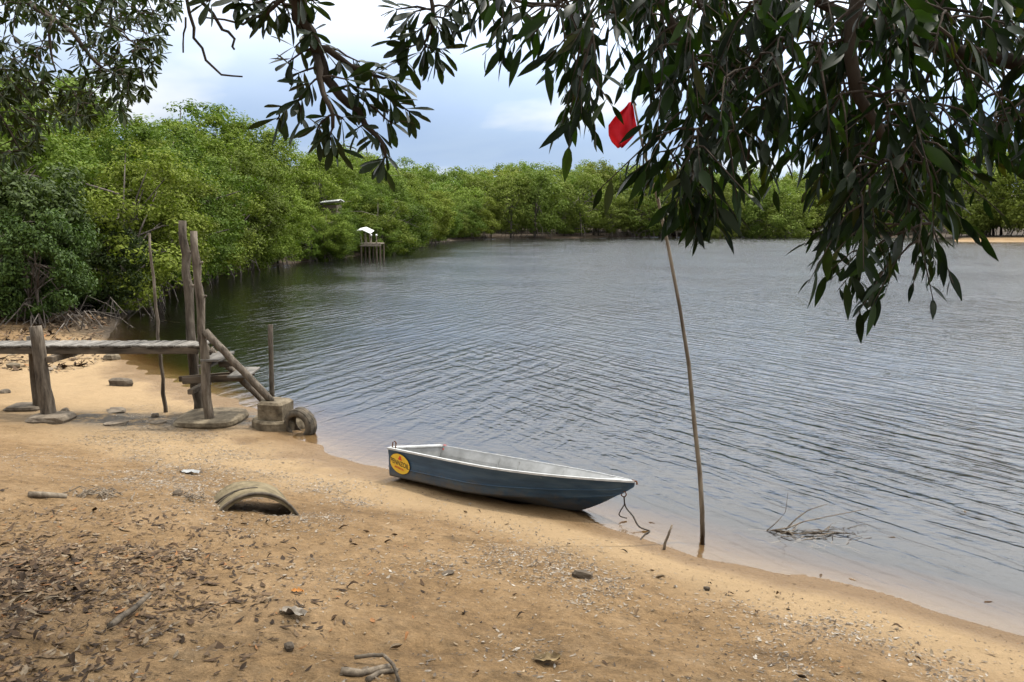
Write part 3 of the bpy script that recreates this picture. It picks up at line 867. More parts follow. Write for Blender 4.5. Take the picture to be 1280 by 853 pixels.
def jetty():
    rnd = random.Random(5)
    YF, YB = 13.15, 13.72
    deck_z = P3(150, 432, YF).z
    xr = P3(252, 432, YF).x
    J = empty('jetty', (P3(150, 432, YF).x, 13.4, 0))
    tag(J, 'narrow grey plank jetty on log posts with log steps to the water', 'jetty')
    base = J.location.copy()

    def put(mb, name, mat, smooth=False):
        mb.v = [tuple(Vector(p) - base) for p in mb.v]
        return mb.build(name, mat, J, smooth)
    # planks across the walkway
    x = xr
    k = 0
    while x > -13.0:
        w = rnd.uniform(0.095, 0.125)
        m = MB().box((x - w / 2, (YF + YB) / 2 + rnd.uniform(-.012, .012), deck_z - .014 + rnd.uniform(-.004, .004)), (w - 0.014, YB - YF + rnd.uniform(-.03, .05), 0.028),
                     Euler((rnd.uniform(-.01, .01), rnd.uniform(-.02, .02), rnd.uniform(-.015, .015))), 0.004)
        put(m, 'plank', M['plank'])
        x -= w; k += 1
    for yy, zz in ((YF + .03, 0.0), (YB - .05, 0.0)):
        put(MB().box(((xr - 13.0) / 2 - .04, yy, deck_z - .032 - .055), (13.0 + xr - .06, .05, .105), None, .006), 'beam', M['beam'])
    # the near pair of stout posts
    a, b = P3(62, 527, 12.95), P3(44, 408, 12.95)
    pts = wobbly((a.x, a.y, gz(a.x, a.y) - .1), b, 9, .012, rnd)
    put(MB().tube(pts, [.118, .112, .108, .104, .10, .098, .096, .094, .09], 12, wob=.035, rnd=rnd), 'post', M['post'], True)
    a = P3(50, 520, 13.84)
    put(MB().tube(wobbly((a.x, a.y, gz(a.x, a.y) - .1), (a.x - .03, a.y, deck_z + .06), 6, .012, rnd), [.10, .098, .095, .09, .09, .088], 10, wob=.04, rnd=rnd), 'post', M['post'], True)
    a = P3(62, 446, 13.06)
    put(MB().box((a.x + .06, 13.4, deck_z - .03 - .105 - .06), (.11, .95, .10), None, .01), 'cross_beam', M['beam'])
    # two tall posts at the head of the steps
    for (u0, v0, u1, v1, Y, r0, r1) in ((262, 522, 242, 289, 13.06, .078, .052), (248, 515, 228, 276, 13.86, .088, .062)):
        a, b = P3(u0, v0, Y), P3(u1, v1, Y)
        n = 13
        pts = wobbly((a.x, a.y, gz(a.x, a.y) - .08), b, n, .022, rnd)
        rad = [r0 + (r1 - r0) * i / (n - 1) + (0.010 if i in (4, 8, 10) else 0) for i in range(n)]
        po = put(MB().tube(pts, rad, 10, wob=.05, rnd=rnd), 'post', M['post'], True)
        for i in (4, 8, 10):
            MB().tube([pts[i] - base, pts[i] - base + Vector((.10, -.02, .05))], [.028, .018], 6).build('knot', M['post'], po, True)
    # low cross beams carrying the steps
    a, b = P3(228, 476, 13.22), P3(305, 472, 13.22)
    put(MB().box((a.lerp(b, .5)), ((b - a).length, .05, .11), Euler((0, -math.atan2(b.z - a.z, b.x - a.x), 0)), .008), 'cross_beam', M['beam'])
    a, b = P3(224, 474, 13.70), P3(318, 466, 13.70)
    put(MB().box((a.lerp(b, .5)), ((b - a).length, .05, .09), Euler((0, -math.atan2(b.z - a.z, b.x - a.x), 0)), .008), 'cross_beam', M['beam'])
    a = P3(250, 484, 13.45)
    put(MB().box(a, (.09, .85, .08), None, .008), 'cross_beam', M['beam'])
    # stair logs
    for (u0, v0, u1, v1, Y, r) in ((256, 414, 340, 502, 13.02, .058), (262, 436, 336, 508, 13.62, .052)):
        a, b = P3(u0, v0, Y), P3(u1, v1, Y)
        put(MB().tube(wobbly(a, b, 8, .008, rnd), [r * rnd.uniform(.93, 1.07) for _ in range(8)], 10, wob=.04, rnd=rnd), 'stair_log', M['post'], True)
    # treads
    for (u, v, wd, dz) in ((270, 446, .30, 0), (303, 466, .32, 0), (262, 452, .20, -.03)):
        a = P3(u, v, 13.35)
        put(MB().box((a.x + .02, 13.37, a.z + dz), (wd, .78 if dz == 0 else .6, .038), Euler((0.02, rnd.uniform(-.05, .03), rnd.uniform(-.05, .05))), .006), 'tread', M['plank'])
    put(MB().box(P3(285, 455, 13.42), (.30, .05, .09), Euler((0, -.05, 0)), .006), 'cross_beam', M['beam'])
    # short log lashed at the deck end
    a, b = P3(250, 424, 13.75), P3(262, 441, 13.10)
    put(MB().tube([a, a.lerp(b, .5), b], [.05, .05, .045], 8), 'end_log', M['post'], True)
    return deck_z


DECK_Z = jetty()


def rock(name, c, s, seed, mat, label, cat='rock', group=None, flat=0.0, seg=(12, 7), sharp=0.25, rot=0.0):
    """an irregular lump: lat/long shell with noise, flattened"""
    rng = np.random.default_rng(seed)
    nu, nv = seg
    V, F = [], []
    fx = rng.normal(size=(6, 3)); ph = rng.uniform(0, 6, 6)
    for j in range(nv):
        th = PI * j / (nv - 1)
        for i in range(nu):
            p = 2 * PI * i / nu
            d = np.array([math.sin(th) * math.cos(p), math.sin(th) * math.sin(p), math.cos(th)])
            q = np.sign(d) * np.abs(d) ** (1 - flat)
            r = 1 + sharp * 0.33 * sum(math.sin(2.2 * float(fx[k] @ d) + ph[k]) for k in range(6)) / 2
            q = q * r
            V.append((q[0] * s[0] / 2, q[1] * s[1] / 2, q[2] * s[2] / 2))
    for j in range(nv - 1):
        for i in range(nu):
            F.append((j * nu + i, j * nu + (i + 1) % nu, (j + 1) * nu + (i + 1) % nu, (j + 1) * nu + i))
    me_ = bpy.data.meshes.new(name); me_.from_pydata(V, [], F); me_.validate(); me_.update(); me_.materials.append(mat)
    o = bpy.data.objects.new(name, me_); o.location = c; o.rotation_euler = (0, 0, rot)
    link(o)
    tag(o, label, cat, group)
    return fix_normals(o)


# slabs and blocks under the jetty
a = at(258, 528, 13.1)
rock('concrete_slab', (a.x - .02, 13.38, gz(a.x, 13.3) + .03), (1.02, 1.15, .17), 31, M['concrete'], 'flat rounded concrete slab under the two tall jetty posts', 'slab', flat=.55, seg=(22, 9), sharp=.12)
a = at(60, 533, 12.8)
rock('stone_slab', (a.x, 12.9, gz(a.x, 12.9) + .02), (.62, .55, .16), 32, M['stone'], 'flat dark stone under the stout jetty post', 'rock', flat=.5, sharp=.2)
a = at(40, 524, 13.9)
rock('stone_slab', (a.x - .05, 13.85, gz(a.x, 13.85) + .01), (.6, .5, .12), 33, M['stone'], 'thin stone behind the slab under the stout jetty post', 'rock', flat=.5, sharp=.25)


def footing():
    a = at(345, 520, 13.0)
    e = empty('stair_footing', (a.x, 13.1, 0), (0, 0, R(-12)))
    tag(e, 'square concrete block on a round concrete base at the foot of the steps', 'footing')
    g = gz(a.x, 13.1)
    m = MB()
    n = 22
    rr = [(0.0, g - .15), (.40, g - .15), (.415, g + .02), (.41, g + .12), (.38, g + .155), (0.0, g + .16)]
    vs, fs = [], []
    for k in range(n):
        t = 2 * PI * k / n
        for (r, z) in rr[1:5]:
            w = 1 + .03 * math.sin(3 * t) + .02 * math.sin(7 * t + 1)
            vs.append((r * w * math.cos(t) * 1.02, r * w * math.sin(t) * .9, z))
    for k in range(n):
        j = (k + 1) % n
        for i in range(3):
            fs.append((k * 4 + i, j * 4 + i, j * 4 + i + 1, k * 4 + i + 1))
    fs.append(tuple(k * 4 + 3 for k in range(n)))
    m.add(vs, fs)
    m.build('round_base', M['concrete'], e)
    MB().box((-.01, -.04, g + .155 + .13), (.42, .46, .31), Euler((.02, .03, 0)), .035).build('block', M['concrete'], e)
    MB().box((.24, .12, g + .175), (.30, .34, .05), Euler((0, .02, .2)), .012).build('ledge_stone', M['concrete'], e)


footing()


def tyre(u, v, Y, r=.25, w=.20):
    a = at(u, v, Y)
    e = empty('tyre', (a.x, Y, 0.075), (R(8), R(4), R(-24)))
    tag(e, 'old muddy car tyre half sunk at the foot of the steps', 'tyre')
    prof = [(.60, -.42), (.66, -.5), (.86, -.5), (.96, -.40), (1.0, -.2), (1.0, 0.0), (1.0, .2), (.96, .40), (.86, .5), (.66, .5), (.60, .42), (.64, .36), (.82, .38), (.90, 0.0), (.82, -.38), (.64, -.36)]
    n, q = 32, len(prof)
    vs, fs = [], []
    for k in range(n):
        t = 2 * PI * k / n
        for (pr, pw) in prof:
            vs.append((pr * r * math.cos(t), pw * w, pr * r * math.sin(t) + .06))
    for k in range(n):
        j = (k + 1) % n
        for i in range(q):
            fs.append((k * q + i, j * q + i, j * q + (i + 1) % q, k * q + (i + 1) % q))
    fix_normals(MB().add(vs, fs).build('tyre_body', M['rubber'], e, True))
    tr = MB()
    for k in range(n * 2):
        t = PI * k / n
        for s in (-1, 1):
            c = Vector((1.004 * r * math.cos(t), s * .22 * w, 1.004 * r * math.sin(t) + .06))
            tr.box(c, (.012, .36 * w, .013), Matrix.Rotation(-t, 3, 'Y') @ Matrix.Rotation(.35 * s, 3, 'X'))
    tr.build('tread_blocks', M['rubber'], e)


tyre(376, 534, 12.75)


def one_tube(name, pts, rad, mat, label, cat, group=None, n=8, wob=.05, seed=1, loc=None):
    rnd = random.Random(seed)
    pts = [Vector(p) for p in pts]
    b = Vector(loc) if loc is not None else pts[0].copy()
    m = MB().tube([p - b for p in pts], rad, n, wob=wob, rnd=rnd)
    o = m.build(name, mat, None, True, b)
    return tag(o, label, cat, group)


rp = random.Random(14)
a, b = at(207, 516, 13.9), at(187, 292, 13.9)
pts = wobbly((a.x, a.y, gz(a.x, a.y) - .15), b, 14, .02, rp)
one_tube('mooring_pole', pts, [.034 - .0012 * i for i in range(14)], M['post'], 'thin knobbly grey pole stuck in the sand behind the jetty planks', 'pole', wob=.12)
a, b = at(339, 486, 15.9), at(338, 406, 15.9)
pts = wobbly((a.x, a.y, -.4), b, 7, .006, rp)
one_tube('mooring_stake', pts, .048, M['post'], 'short upright stake in the water past the concrete footing', 'stake', wob=.06)

# stones and rubble by the jetty
for i, (u, v, s, mt, lb, fl) in enumerate([
    (151, 481, (.46, .26, .20), 'stone', 'wedge-shaped brown stone on the sand beyond the jetty planks', .3),
    (139, 447, (.34, .30, .20), 'concrete', 'pale broken block at the edge of the shallow water', .5),
    (17, 458, (.30, .22, .13), 'concrete', 'pale flat stone seen under the planks beside the leaf litter', .4),
    (146, 531, (.38, .22, .07), 'stone', 'flat dark stone on wet silt in front of the jetty', .4),
    (146, 514, (.44, .30, .05), 'stone', 'thin dark plate of stone in grey silt under the planks', .5),
    (82, 517, (.13, .12, .12), 'stone', 'small round stone near the stout jetty post', .1),
    (194, 521, (.14, .12, .08), 'stone', 'small stone by the thin pole', .2),
    (6, 491, (.2, .18, .12), 'stone', 'small brown stone in leaf litter beyond the planks', .2),
    (198, 529, (.24, .2, .05), 'stone', 'small flat stone beside the tall-post slab', .4),
    (62, 462, (.16, .16, .08), 'stone', 'little stone on the sand seen beneath the planks', .2)]):
    Y = 13.0
    for _ in range(12):
        p = at(u, v, Y); Y += (p.z - gz(p.x, p.y)) * 1.6
    rock('stone', (p.x, p.y, gz(p.x, p.y) + s[2] * .22), s, 50 + i, M[mt], lb, 'rock', flat=fl, sharp=.4, rot=i * 1.3, seg=(11, 7))


# ------------------------------------------------------------------ boat
def boat():
    L = 3.13
    stern, bow = Vector((-1.29, 10.55)), Vector((1.28, 8.78))
    ang = math.atan2(bow.y - stern.y, bow.x - stern.x)
    B = empty('dinghy', (stern.x, stern.y, -0.085))
    B.rotation_mode = 'XYZ'
    B.rotation_euler = (R(-11.0), R(-0.5), ang)
    tag(B, 'small blue metal dinghy with white rim drawn up at the water edge', 'boat')
    N = 26

    def sect(x):
        f = x / L
        wg = 0.60 * (1 - max(0, (f - .42) / .58) ** 2.2) * (0.90 + .10 * min(1, f / .35))
        wc = 0.50 * (1 - max(0, (f - .30) / .66) ** 1.9) * (0.92 + .08 * min(1, f / .35)) if f < .96 else 0
        zg = .435 + .06 * max(0, (f - .45) / .55) ** 1.5
        zk = .455 * max(0, (f - .72) / .28) ** 1.55
        zc = .10 + .26 * max(0, (f - .38) / .62) ** 1.5
        zk = min(zk, zg - .035)
        zc = max(zc, zk + .002)
        wc = max(min(wc, wg), 0.0)
        return wg, max(zg, zc + .03), wc, zc, zk
    STN = [L * (1 - (1 - i / (N - 1)) ** 1.25) for i in range(N)]

    def shell(off):
        vs, fs = [], []
        for x in STN:
            wg, zg, wc, zc, zk = sect(x)
            wg = max(wg - off, .004); wc = max(wc - off, .002)
            zc2, zk2 = zc + off, zk + off
            rake = -.02 * 0
            for s in (1, -1):
                # gunwale, two mid-side points (slight flare), chine, lapstrake step, bottom mid, keel
                row = [(wg, zg), (wg * .985 + (wc - wg) * .33, zg + (zc2 - zg) * .34), (wg + (wc - wg) * .68, zg + (zc2 - zg) * .68), (wc, zc2), (wc * .97 - .004, zc2 - .018 if not off else zc2), (wc * .55, zk2 + (zc2 - zk2) * .48), (0.0, zk2)]
                for (yy, z) in row:
                    vs.append((x + rake, s * yy, z))
        K = 7
        for i in range(N - 1):
            for si in range(2):
                for k in range(K - 1):
                    q = (i * 2 + si) * K + k; q2 = ((i + 1) * 2 + si) * K + k
                    fs.append((q, q2, q2 + 1, q + 1) if si == 0 else (q, q + 1, q2 + 1, q2))
        return vs, fs, K
    vs, fs, K = shell(0)
    port = [k for k in range(K)]; star = [K + k for k in range(K)]
    fs.append(tuple(port + star[::-1][1:]))
    h = fix_normals(MB().add(vs, fs).build('hull', M['blue'], B))
    vs2, fs2, K = shell(.022)
    vs2 = [(max(x, .024) if x < .02 else x, y, z) for (x, y, z) in vs2]
    fs2.append(tuple(port + star[::-1][1:]))
    MB().add(vs2, fs2).build('interior', M['alu'], B)
    # rim
    rim_p, rim_s = [], []
    for x in STN:
        wg, zg, *_ = sect(x)
        rim_p.append((x, wg, zg)); rim_s.append((x, -wg, zg))
    gm = MB()
    for row, s in ((rim_p, 1), (rim_s, -1)):
        vv, ff = [], []
        for (x, y, z) in row:
            for (dy, dz) in ((.011 * s, -.015), (.013 * s, .007), (-.024 * s, .009), (-.022 * s, -.014)):
                yy = y + dy
                if s * yy < 0.001: yy = .001 * s
                vv.append((x, yy, z + dz))
        for i in range(len(row) - 1):
            for k in range(4):
                ff.append((i * 4 + k, i * 4 + (k + 1) % 4, (i + 1) * 4 + (k + 1) % 4, (i + 1) * 4 + k))
        ff.append((0, 1, 2, 3)); n4 = (len(row) - 1) * 4; ff.append((n4 + 3, n4 + 2, n4 + 1, n4))
        gm.add(vv, ff)
    fix_normals(gm.build('gunwale', M['white'], B))
    wg, zg, *_ = sect(0)
    MB().box((.012, 0, zg + .004), (.05, wg * 2 - .07, .03), None, .006).build('transom_cap', M['white'], B)
    MB().box((-.014, 0, zg - .11), (.03, .34, .24), None, .008).build('transom_pad', M['timber'], B)
    for s_ in (1, -1):
        line = []
        for x in STN[:-2]:
            wg, zg, wc, zc, zk = sect(x)
            line.append((x, s_ * (wg + (wc - wg) * .68 + .004), zg + (zc - zg) * .68))
        MB().tube(line, .0075, 5).build('strake', M['blue'], B, True)
    # bow plate, seats, ribs
    wgb, zgb, *_ = sect(L * .93)
    MB().add([(L * .90, sect(L * .90)[0] - .03, sect(L * .90)[1] + .001), (L * .90, -sect(L * .90)[0] + .03, sect(L * .90)[1] + .001), (L * .995, 0, sect(L * .995)[1] + .004),
              (L * .90, sect(L * .90)[0] - .03, sect(L * .90)[1] - .02), (L * .90, -sect(L * .90)[0] + .03, sect(L * .90)[1] - .02), (L * .995, 0, sect(L * .995)[1] - .02)],
             [(0, 1, 2), (5, 4, 3), (0, 3, 4, 1), (1, 4, 5, 2), (2, 5, 3, 0)]).build('bow_plate', M['alu'], B)
    for x, wd in ((1.5, .26),):
        wg, zg, wc, zc, zk = sect(x)
        MB().box((x, 0, .20), (wd, 2 * wc - .06, .03), None, .008).build('seat', M['alu'], B)
    for x in (.95, 1.25, 1.95, 2.2):
        wg, zg, wc, zc, zk = sect(x)
        MB().tube([(x, wg - .035, zg - .03), (x, wc - .03, zc + .035), (x, 0, zk + .035), (x, -wc + .03, zc + .035), (x, -wg + .035, zg - .03)], .012, 5).build('rib', M['alu'], B)
    wg, zg, *_ = sect(.05)
    MB().box((.05, wg - .034, zg - .10), (.022, .012, .15), None, .003).build('red_tape', M['red'], B)
    MB().box((.05, wg - .01, zg + .0155), (.022, .05, .006)).build('red_tape', M['red'], B)
    # shackle on the transom corner, towing eye at the stem
    wg, zg, *_ = sect(0.0)
    MB().tube([(.03, -wg + .05, zg), (.03, -wg + .05, zg + .07), (.045, -wg + .06, zg + .088), (.06, -wg + .075, zg + .07), (.06, -wg + .075, zg)], .009, 6).build('shackle', M['rust'], B)
    xs_ = L * .955
    wg, zg, wc, zc, zk = sect(xs_)
    eye_local = Vector((xs_ + .03, 0, zk - .04))
    ring = [(xs_ + .025 + .03 * math.cos(t), .0, zk + .01 + .03 * math.sin(t) - .02) for t in np.linspace(0, 2 * PI, 13)]
    MB().tube(ring, .007, 6, caps=False).build('towing_eye', M['rust'], B)
    MB().tube([(L - .03, 0, zgb + .02), (L + .025, 0, zgb + .012), (L + .03, 0, zgb - .02)], .011, 6).build('bow_hook', M['rust'], B)
    # oval sticker on the flank
    x0 = .205
    wg, zg, wc, zc, zk = sect(x0)
    wgb_, zgb_, wcb, zcb, _ = sect(x0 + .15)
    pu = Vector((x0, -wg, zg)); pd = Vector((x0, -wc, zc))
    ax = (Vector((x0 + .15, -wgb_, zgb_)) - pu).normalized()
    up = (pu - pd).normalized()
    ax = (ax - up * ax.dot(up)).normalized()
    nrm = ax.cross(up); nrm = nrm if nrm.y < 0 else -nrm
    ctr = pd.lerp(pu, .50) + nrm * .012
    rotd = Matrix((ax, up, nrm)).transposed()
    tilt = Matrix.Rotation(R(-10), 3, 'Z')
    S = rotd @ tilt
    stick = bpy.data.objects.new('sticker', None)

    def oval(a_, b_, z, th=.0018):
        n = 40
        vs = [(a_ * math.cos(2 * PI * k / n), b_ * math.sin(2 * PI * k / n), z) for k in range(n)] + [(a_ * math.cos(2 * PI * k / n), b_ * math.sin(2 * PI * k / n), z - th) for k in range(n)]
        fs = [tuple(range(n)), tuple(reversed(range(n, 2 * n)))] + [(k, n + k, n + (k + 1) % n, (k + 1) % n) for k in range(n)]
        return vs, fs
    stick = MB().add(*oval(.168, .125, 0)).build('sticker', M['yellow'], B)
    stick.matrix_local = Matrix.Translation(ctr) @ S.to_4x4()
    MB().add(*oval(.174, .131, -.0028)).build('sticker_border', M['black'], stick)

    def text(body, size, mat, y, z, name, sx=1.0, skew=0):
        cu = bpy.data.curves.new(name, 'FONT'); cu.body = body; cu.size = size; cu.align_x = 'CENTER'; cu.align_y = 'CENTER'; cu.shear = skew; cu.offset = .0014
        to = bpy.data.objects.new(name, cu)
        COL.objects.link(to)
        bpy.context.view_layer.update()
        me_ = bpy.data.meshes.new_from_object(to.evaluated_get(bpy.context.evaluated_depsgraph_get()))
        bpy.data.objects.remove(to); bpy.data.curves.remove(cu)
        me_.materials.clear(); me_.materials.append(mat)
        o = bpy.data.objects.new(name, me_); o.location = (0, y, z); o.scale = (sx, 1, 1)
        link(o, stick)
    text('PENNZOIL', .088, M['black'], .004, .0022, 'lettering', .76)
    text('MOTOR OIL', .032, M['red'], -.058, .0022, 'small_lettering', .9)
    bell = [(-.036, -.02), (-.030, -.006), (-.022, .0), (-.018, .022), (-.008, .034), (.008, .034), (.018, .022), (.022, .0), (.030, -.006), (.036, -.02)]
    MB().add([(x, y + .072, .0022) for x, y in bell], [tuple(range(len(bell)))]).build('bell_emblem', M['red'], stick)
    bpy.context.view_layer.update()
    return B, B.matrix_world @ eye_local


BOAT, EYE_PT = boat()
# painter line from the stem into the shallows
def smooth_line(P, k=6):
    P = [Vector(p) for p in P]
    out = []
    for i in range(len(P) - 1):
        p0, p1, p2, p3 = P[max(i - 1, 0)], P[i], P[i + 1], P[min(i + 2, len(P) - 1)]
        for j in range(k):
            t = j / k
            out.append(.5 * ((2 * p1) + (p2 - p0) * t + (2 * p0 - 5 * p1 + 4 * p2 - p3) * t * t + (3 * p1 - p0 - 3 * p2 + p3) * t ** 3))
    return out + [P[-1]]


e = EYE_PT
q2 = at(812, 655, e.y - .40)
mid = e.lerp(q2, .5)
one_tube('bow_rope', smooth_line([e, e + Vector((.015, -.04, -.10)), (mid.x - .04, mid.y, .10), (q2.x - .10, q2.y + .06, .03), (q2.x, q2.y, .004), (q2.x - .06, q2.y - .09, .004), (q2.x - .13, q2.y - .24, .0), (q2.x - .16, q2.y - .32, -.03)]),
         .0085, M['rope'], 'thin dark rope trailing from the dinghy bow into the shallows', 'rope', n=6, wob=0)
one_tube('hanging_line', smooth_line([e, e + Vector((.005, -.02, -.07)), e + Vector((-.04, -.03, -.15)), e + Vector((-.05, -.04, -.20)), e + Vector((.03, -.05, -.225))]), .007, M['rope'], 'short kinked line end hanging below the dinghy bow', 'rope', n=6, wob=0)


# ------------------------------------------------------------------ flag pole
def flagpole():
    Y = 8.38
    E0 = empty('flag_pole', (at(879, 668, Y).x, Y, -.25))
    tag(E0, 'thin leaning bamboo pole with a red cloth at its top', 'flag pole')
    base = E0.location.copy()
    rnd = random.Random(3)
    uv = [(879, 690), (878, 640), (874, 590), (869, 530), (861, 455), (849, 385), (835, 310), (822, 250), (812, 215), (803, 180), (796, 150), (792, 128)]
    pts, n = [], len(uv)
    for i, (u, v) in enumerate(uv):
        p = at(u, v, Y)
        pts.append(p - base + Vector((rnd.uniform(-.006, .006), rnd.uniform(-.02, .02), 0)))
    rad = [.026, .025, .024, .022, .020, .018, .017, .016, .014, .013, .011, .010]
    po = MB().tube(pts, rad, 9, wob=.04, rnd=rnd).build('pole', M['bamboo'], E0, True)
    nb_ = MB()
    for i in range(1, n - 1):
        d = (pts[i + 1] - pts[i]).normalized()
        nb_.tube([pts[i] - d * .012, pts[i], pts[i] + d * .012], [rad[i] * .98, rad[i] * 1.16, rad[i] * .98], 9, caps=False)
    nb_.build('node_ring', M['bamboo'], po, True)
    # cloth: hangs from the top in a leaf-shaped bundle of folds
    top = at(789, 128, Y) - base
    out = [(0, 0.0, 6), (6, -10, 18), (16, -20, 25), (27, -26, 25), (38, -24, 19), (46, -18, 10), (52, -11, 0)]
    sc = Y / 1050.0
    vs, fs, K = [], [], 9
    rows = 15
    for j in range(rows):
        f = j / (rows - 1)
        d = f * 54
        l = np.interp(d, [0, 6, 16, 27, 38, 46, 54], [-3, -7, -19, -27, -26, -22, -14])
        r_ = np.interp(d, [0, 6, 16, 27, 38, 46, 54], [1, 3, 5, 8, 6, -1, -9])
        for k in range(K):
            g = k / (K - 1)
            x = l + (r_ - l) * g
            dep = .045 * math.sin(g * 7.0 + f * 2.2) * (.3 + f) + .02 * math.sin(11 * g - 5 * f)
            vs.append(top + Vector((x * sc, dep, -d * sc)))
    for j in range(rows - 1):
        for k in range(K - 1):
            fs.append((j * K + k, j * K + k + 1, (j + 1) * K + k + 1, (j + 1) * K + k))
    fl = MB().add(vs, fs).build('flag', M['cloth'], E0, True)
    fl['label'] = 'faded red cloth hanging limp from the pole'
    sm = fl.modifiers.new('thick', 'SOLIDIFY'); sm.thickness = .003
    MB().tube([top + Vector((-.02, 0, -.01)), top + Vector((.03, -.01, .005)), top + Vector((.05, 0, -.03))], .006, 6).build('tie', M['rope'], E0)


flagpole()

# ------------------------------------------------------------------ half pipe in the sand
def half_pipe():
    Y = 7.35
    for _ in range(10):
        p = at(316, 640, Y); Y += (p.z - gz(p.x, p.y)) * 1.6
    E0 = empty('half_pipe', (p.x, p.y, gz(p.x, p.y)), (R(-4), R(-2), R(24)))
    tag(E0, 'mossy half-buried length of round pipe arching out of the sand', 'pipe')
    r, ln, th = .43, .62, .030
    n = 22
    vs, fs = [], []
    a0, a1 = R(18), R(162)
    zo = -r * .62
    for (y, rr) in ((0, r), (.0, r - th), (ln, r - th), (ln, r)):
        for k in range(n):
            t = a0 + (a1 - a0) * k / (n - 1)
            w = 1 + .010 * math.sin(5 * t + y * 7)
            vs.append((rr * w * math.cos(t), y + .02 * math.sin(4 * t) * (y > 0), rr * w * math.sin(t) + zo))
    for s in range(4):
        s2 = (s + 1) % 4
        for k in range(n - 1):
            fs.append((s * n + k, s * n + k + 1, s2 * n + k + 1, s2 * n + k))
    for k in (0, n - 1):
        fs.append(tuple(s * n + k for s in range(4)))
    fix_normals(MB().add(vs, fs).build('shell', M['clay'], E0))
    # raised lips: at the mouth and a torn flap line on the back
    lip = MB()
    lip.tube([((r + .004) * math.cos(t), .006, (r + .004) * math.sin(t) + zo) for t in np.linspace(a0, a1, 24)], .015, 7)
    lip.build('rim', M['rubber'], E0, True)
    rid = MB()
    rid.tube([((r + .004) * math.cos(t), .36 + .10 * math.cos(t * 2), (r + .004) * math.sin(t) + zo) for t in np.linspace(R(78), R(152), 12)], [.004] + [.013] * 10 + [.004], 6)
    rid.tube([((r + .002) * math.cos(t), .26, (r + .002) * math.sin(t) + zo) for t in np.linspace(R(108), R(135), 6)], [.002, .007, .008, .008, .006, .002], 5)
    rid.build('ridge', M['rubber'], E0, True)
    rid2 = MB()
    rid2.tube([(-r * .97 - .08 + .02 * i, -.05 + .004 * i * i, .012) for i in range(6)], [.004, .014, .016, .016, .012, .004], 6)
    rid2.build('torn_edge', M['rubber'], E0, True)


half_pipe()


# ------------------------------------------------------------------ sticks and odd things on the sand
def on_sand(u, v, dz=0.0):
    Y = 6.0
    for _ in range(25):
        p = at(u, v, Y)
        Y += max(-.8, min(.8, (p.z - max(gz(p.x, p.y), -.0)) * 1.3))
    return Vector((p.x, p.y, max(gz(p.x, p.y), 0.0) + dz))


def ground_stick(name, uvs, r, label, cat='stick', mat='stick', dz=.6, seed=1, lift=None):
    pts = [on_sand(u, v) + Vector((0, 0, r * dz + (lift[i] if lift else 0))) for i, (u, v) in enumerate(uvs)]
    dense = []
    for i in range(len(pts) - 1):
        for k in range(3):
            dense.append(pts[i].lerp(pts[i + 1], k / 3))
    dense.append(pts[-1])
    n = len(dense)
    return one_tube(name, dense, [r * (1 - .35 * i / n) for i in range(n)], M[mat], label, cat, n=7, wob=.12, seed=seed)


ground_stick('driftwood_stick', [(137, 786), (152, 778), (168, 770), (188, 755)], .019, 'bent bare grey stick on the dry leaf pile', seed=2, lift=[.0, .02, .03, .05])
ground_stick('driftwood_stick', [(426, 842), (452, 845), (486, 836)], .022, 'thick dark stick of the crossed pair on the sand', seed=3)
ground_stick('driftwood_stick', [(444, 828), (462, 830), (480, 832), (492, 842), (500, 856)], .012, 'curved thin stick crossing the dark stick', seed=4, lift=[.02, .04, .05, .04, .0])
ground_stick('driftwood_stick', [(460, 852), (474, 843), (497, 840)], .016, 'stubby dark stick beside the crossed pair', seed=5)
a = on_sand(36, 621); b = on_sand(83, 623)
d = b - a
o = MB().tube([a - a + Vector((0, 0, .02)), d * .33 + Vector((0, 0, .022)), d * .66 + Vector((0, 0, .02)), d + Vector((0, 0, .018))], [.026, .028, .027, .024], 8, wob=.08, rnd=random.Random(2)).build('bamboo_offcut', M['bamboo'], None, True, a)
tag(o, 'short pale cut length of wood lying alone on the sand', 'offcut')
p0 = on_sand(829, 687)
one_tube('upright_twig', [p0 + Vector((0, 0, -.08)), p0 + Vector((.015, 0, .06)), p0 + Vector((.05, .01, .15)), p0 + Vector((.085, .015, .25))], [.016, .015, .013, .009], M['stick'], 'short dark twig standing at the water edge near the leaning pole', 'twig', n=7)


def twig_heap(u, v, size, n, name, label, cat='twigs', seed=1):
    rnd = random.Random(seed)
    c = on_sand(u, v)
    m = MB()
    for k in range(n):
        x, y = rnd.gauss(0, size * .32), rnd.gauss(0, size * .22)
        a_ = rnd.uniform(0, PI); l = rnd.uniform(.08, .22) * size * 1.8
        z = gz(c.x + x, c.y + y) - c.z + .012 + max(0, .06 * (1 - (abs(x) + abs(y)) / size)) * rnd.random()
        dx, dy = math.cos(a_) * l / 2, math.sin(a_) * l / 2
        m.tube([(x - dx, y - dy, z), (x + rnd.uniform(-.02, .02), y + rnd.uniform(-.02, .02), z + rnd.uniform(0, .03)), (x + dx, y + dy, z + rnd.uniform(-.005, .03))], [.006, .006, .003], 4)
    o = m.build(name, M['stick'], None, False, c)
    return tag(o, label, cat, kind='stuff' if n > 60 else None)


twig_heap(124, 621, .40, 46, 'twig_heap', 'small dark heap of twigs on the sand beside the short offcut', seed=4)
twig_heap(243, 626, .26, 18, 'twig_tuft', 'tuft of roots and twigs by the half-buried pipe', seed=6)


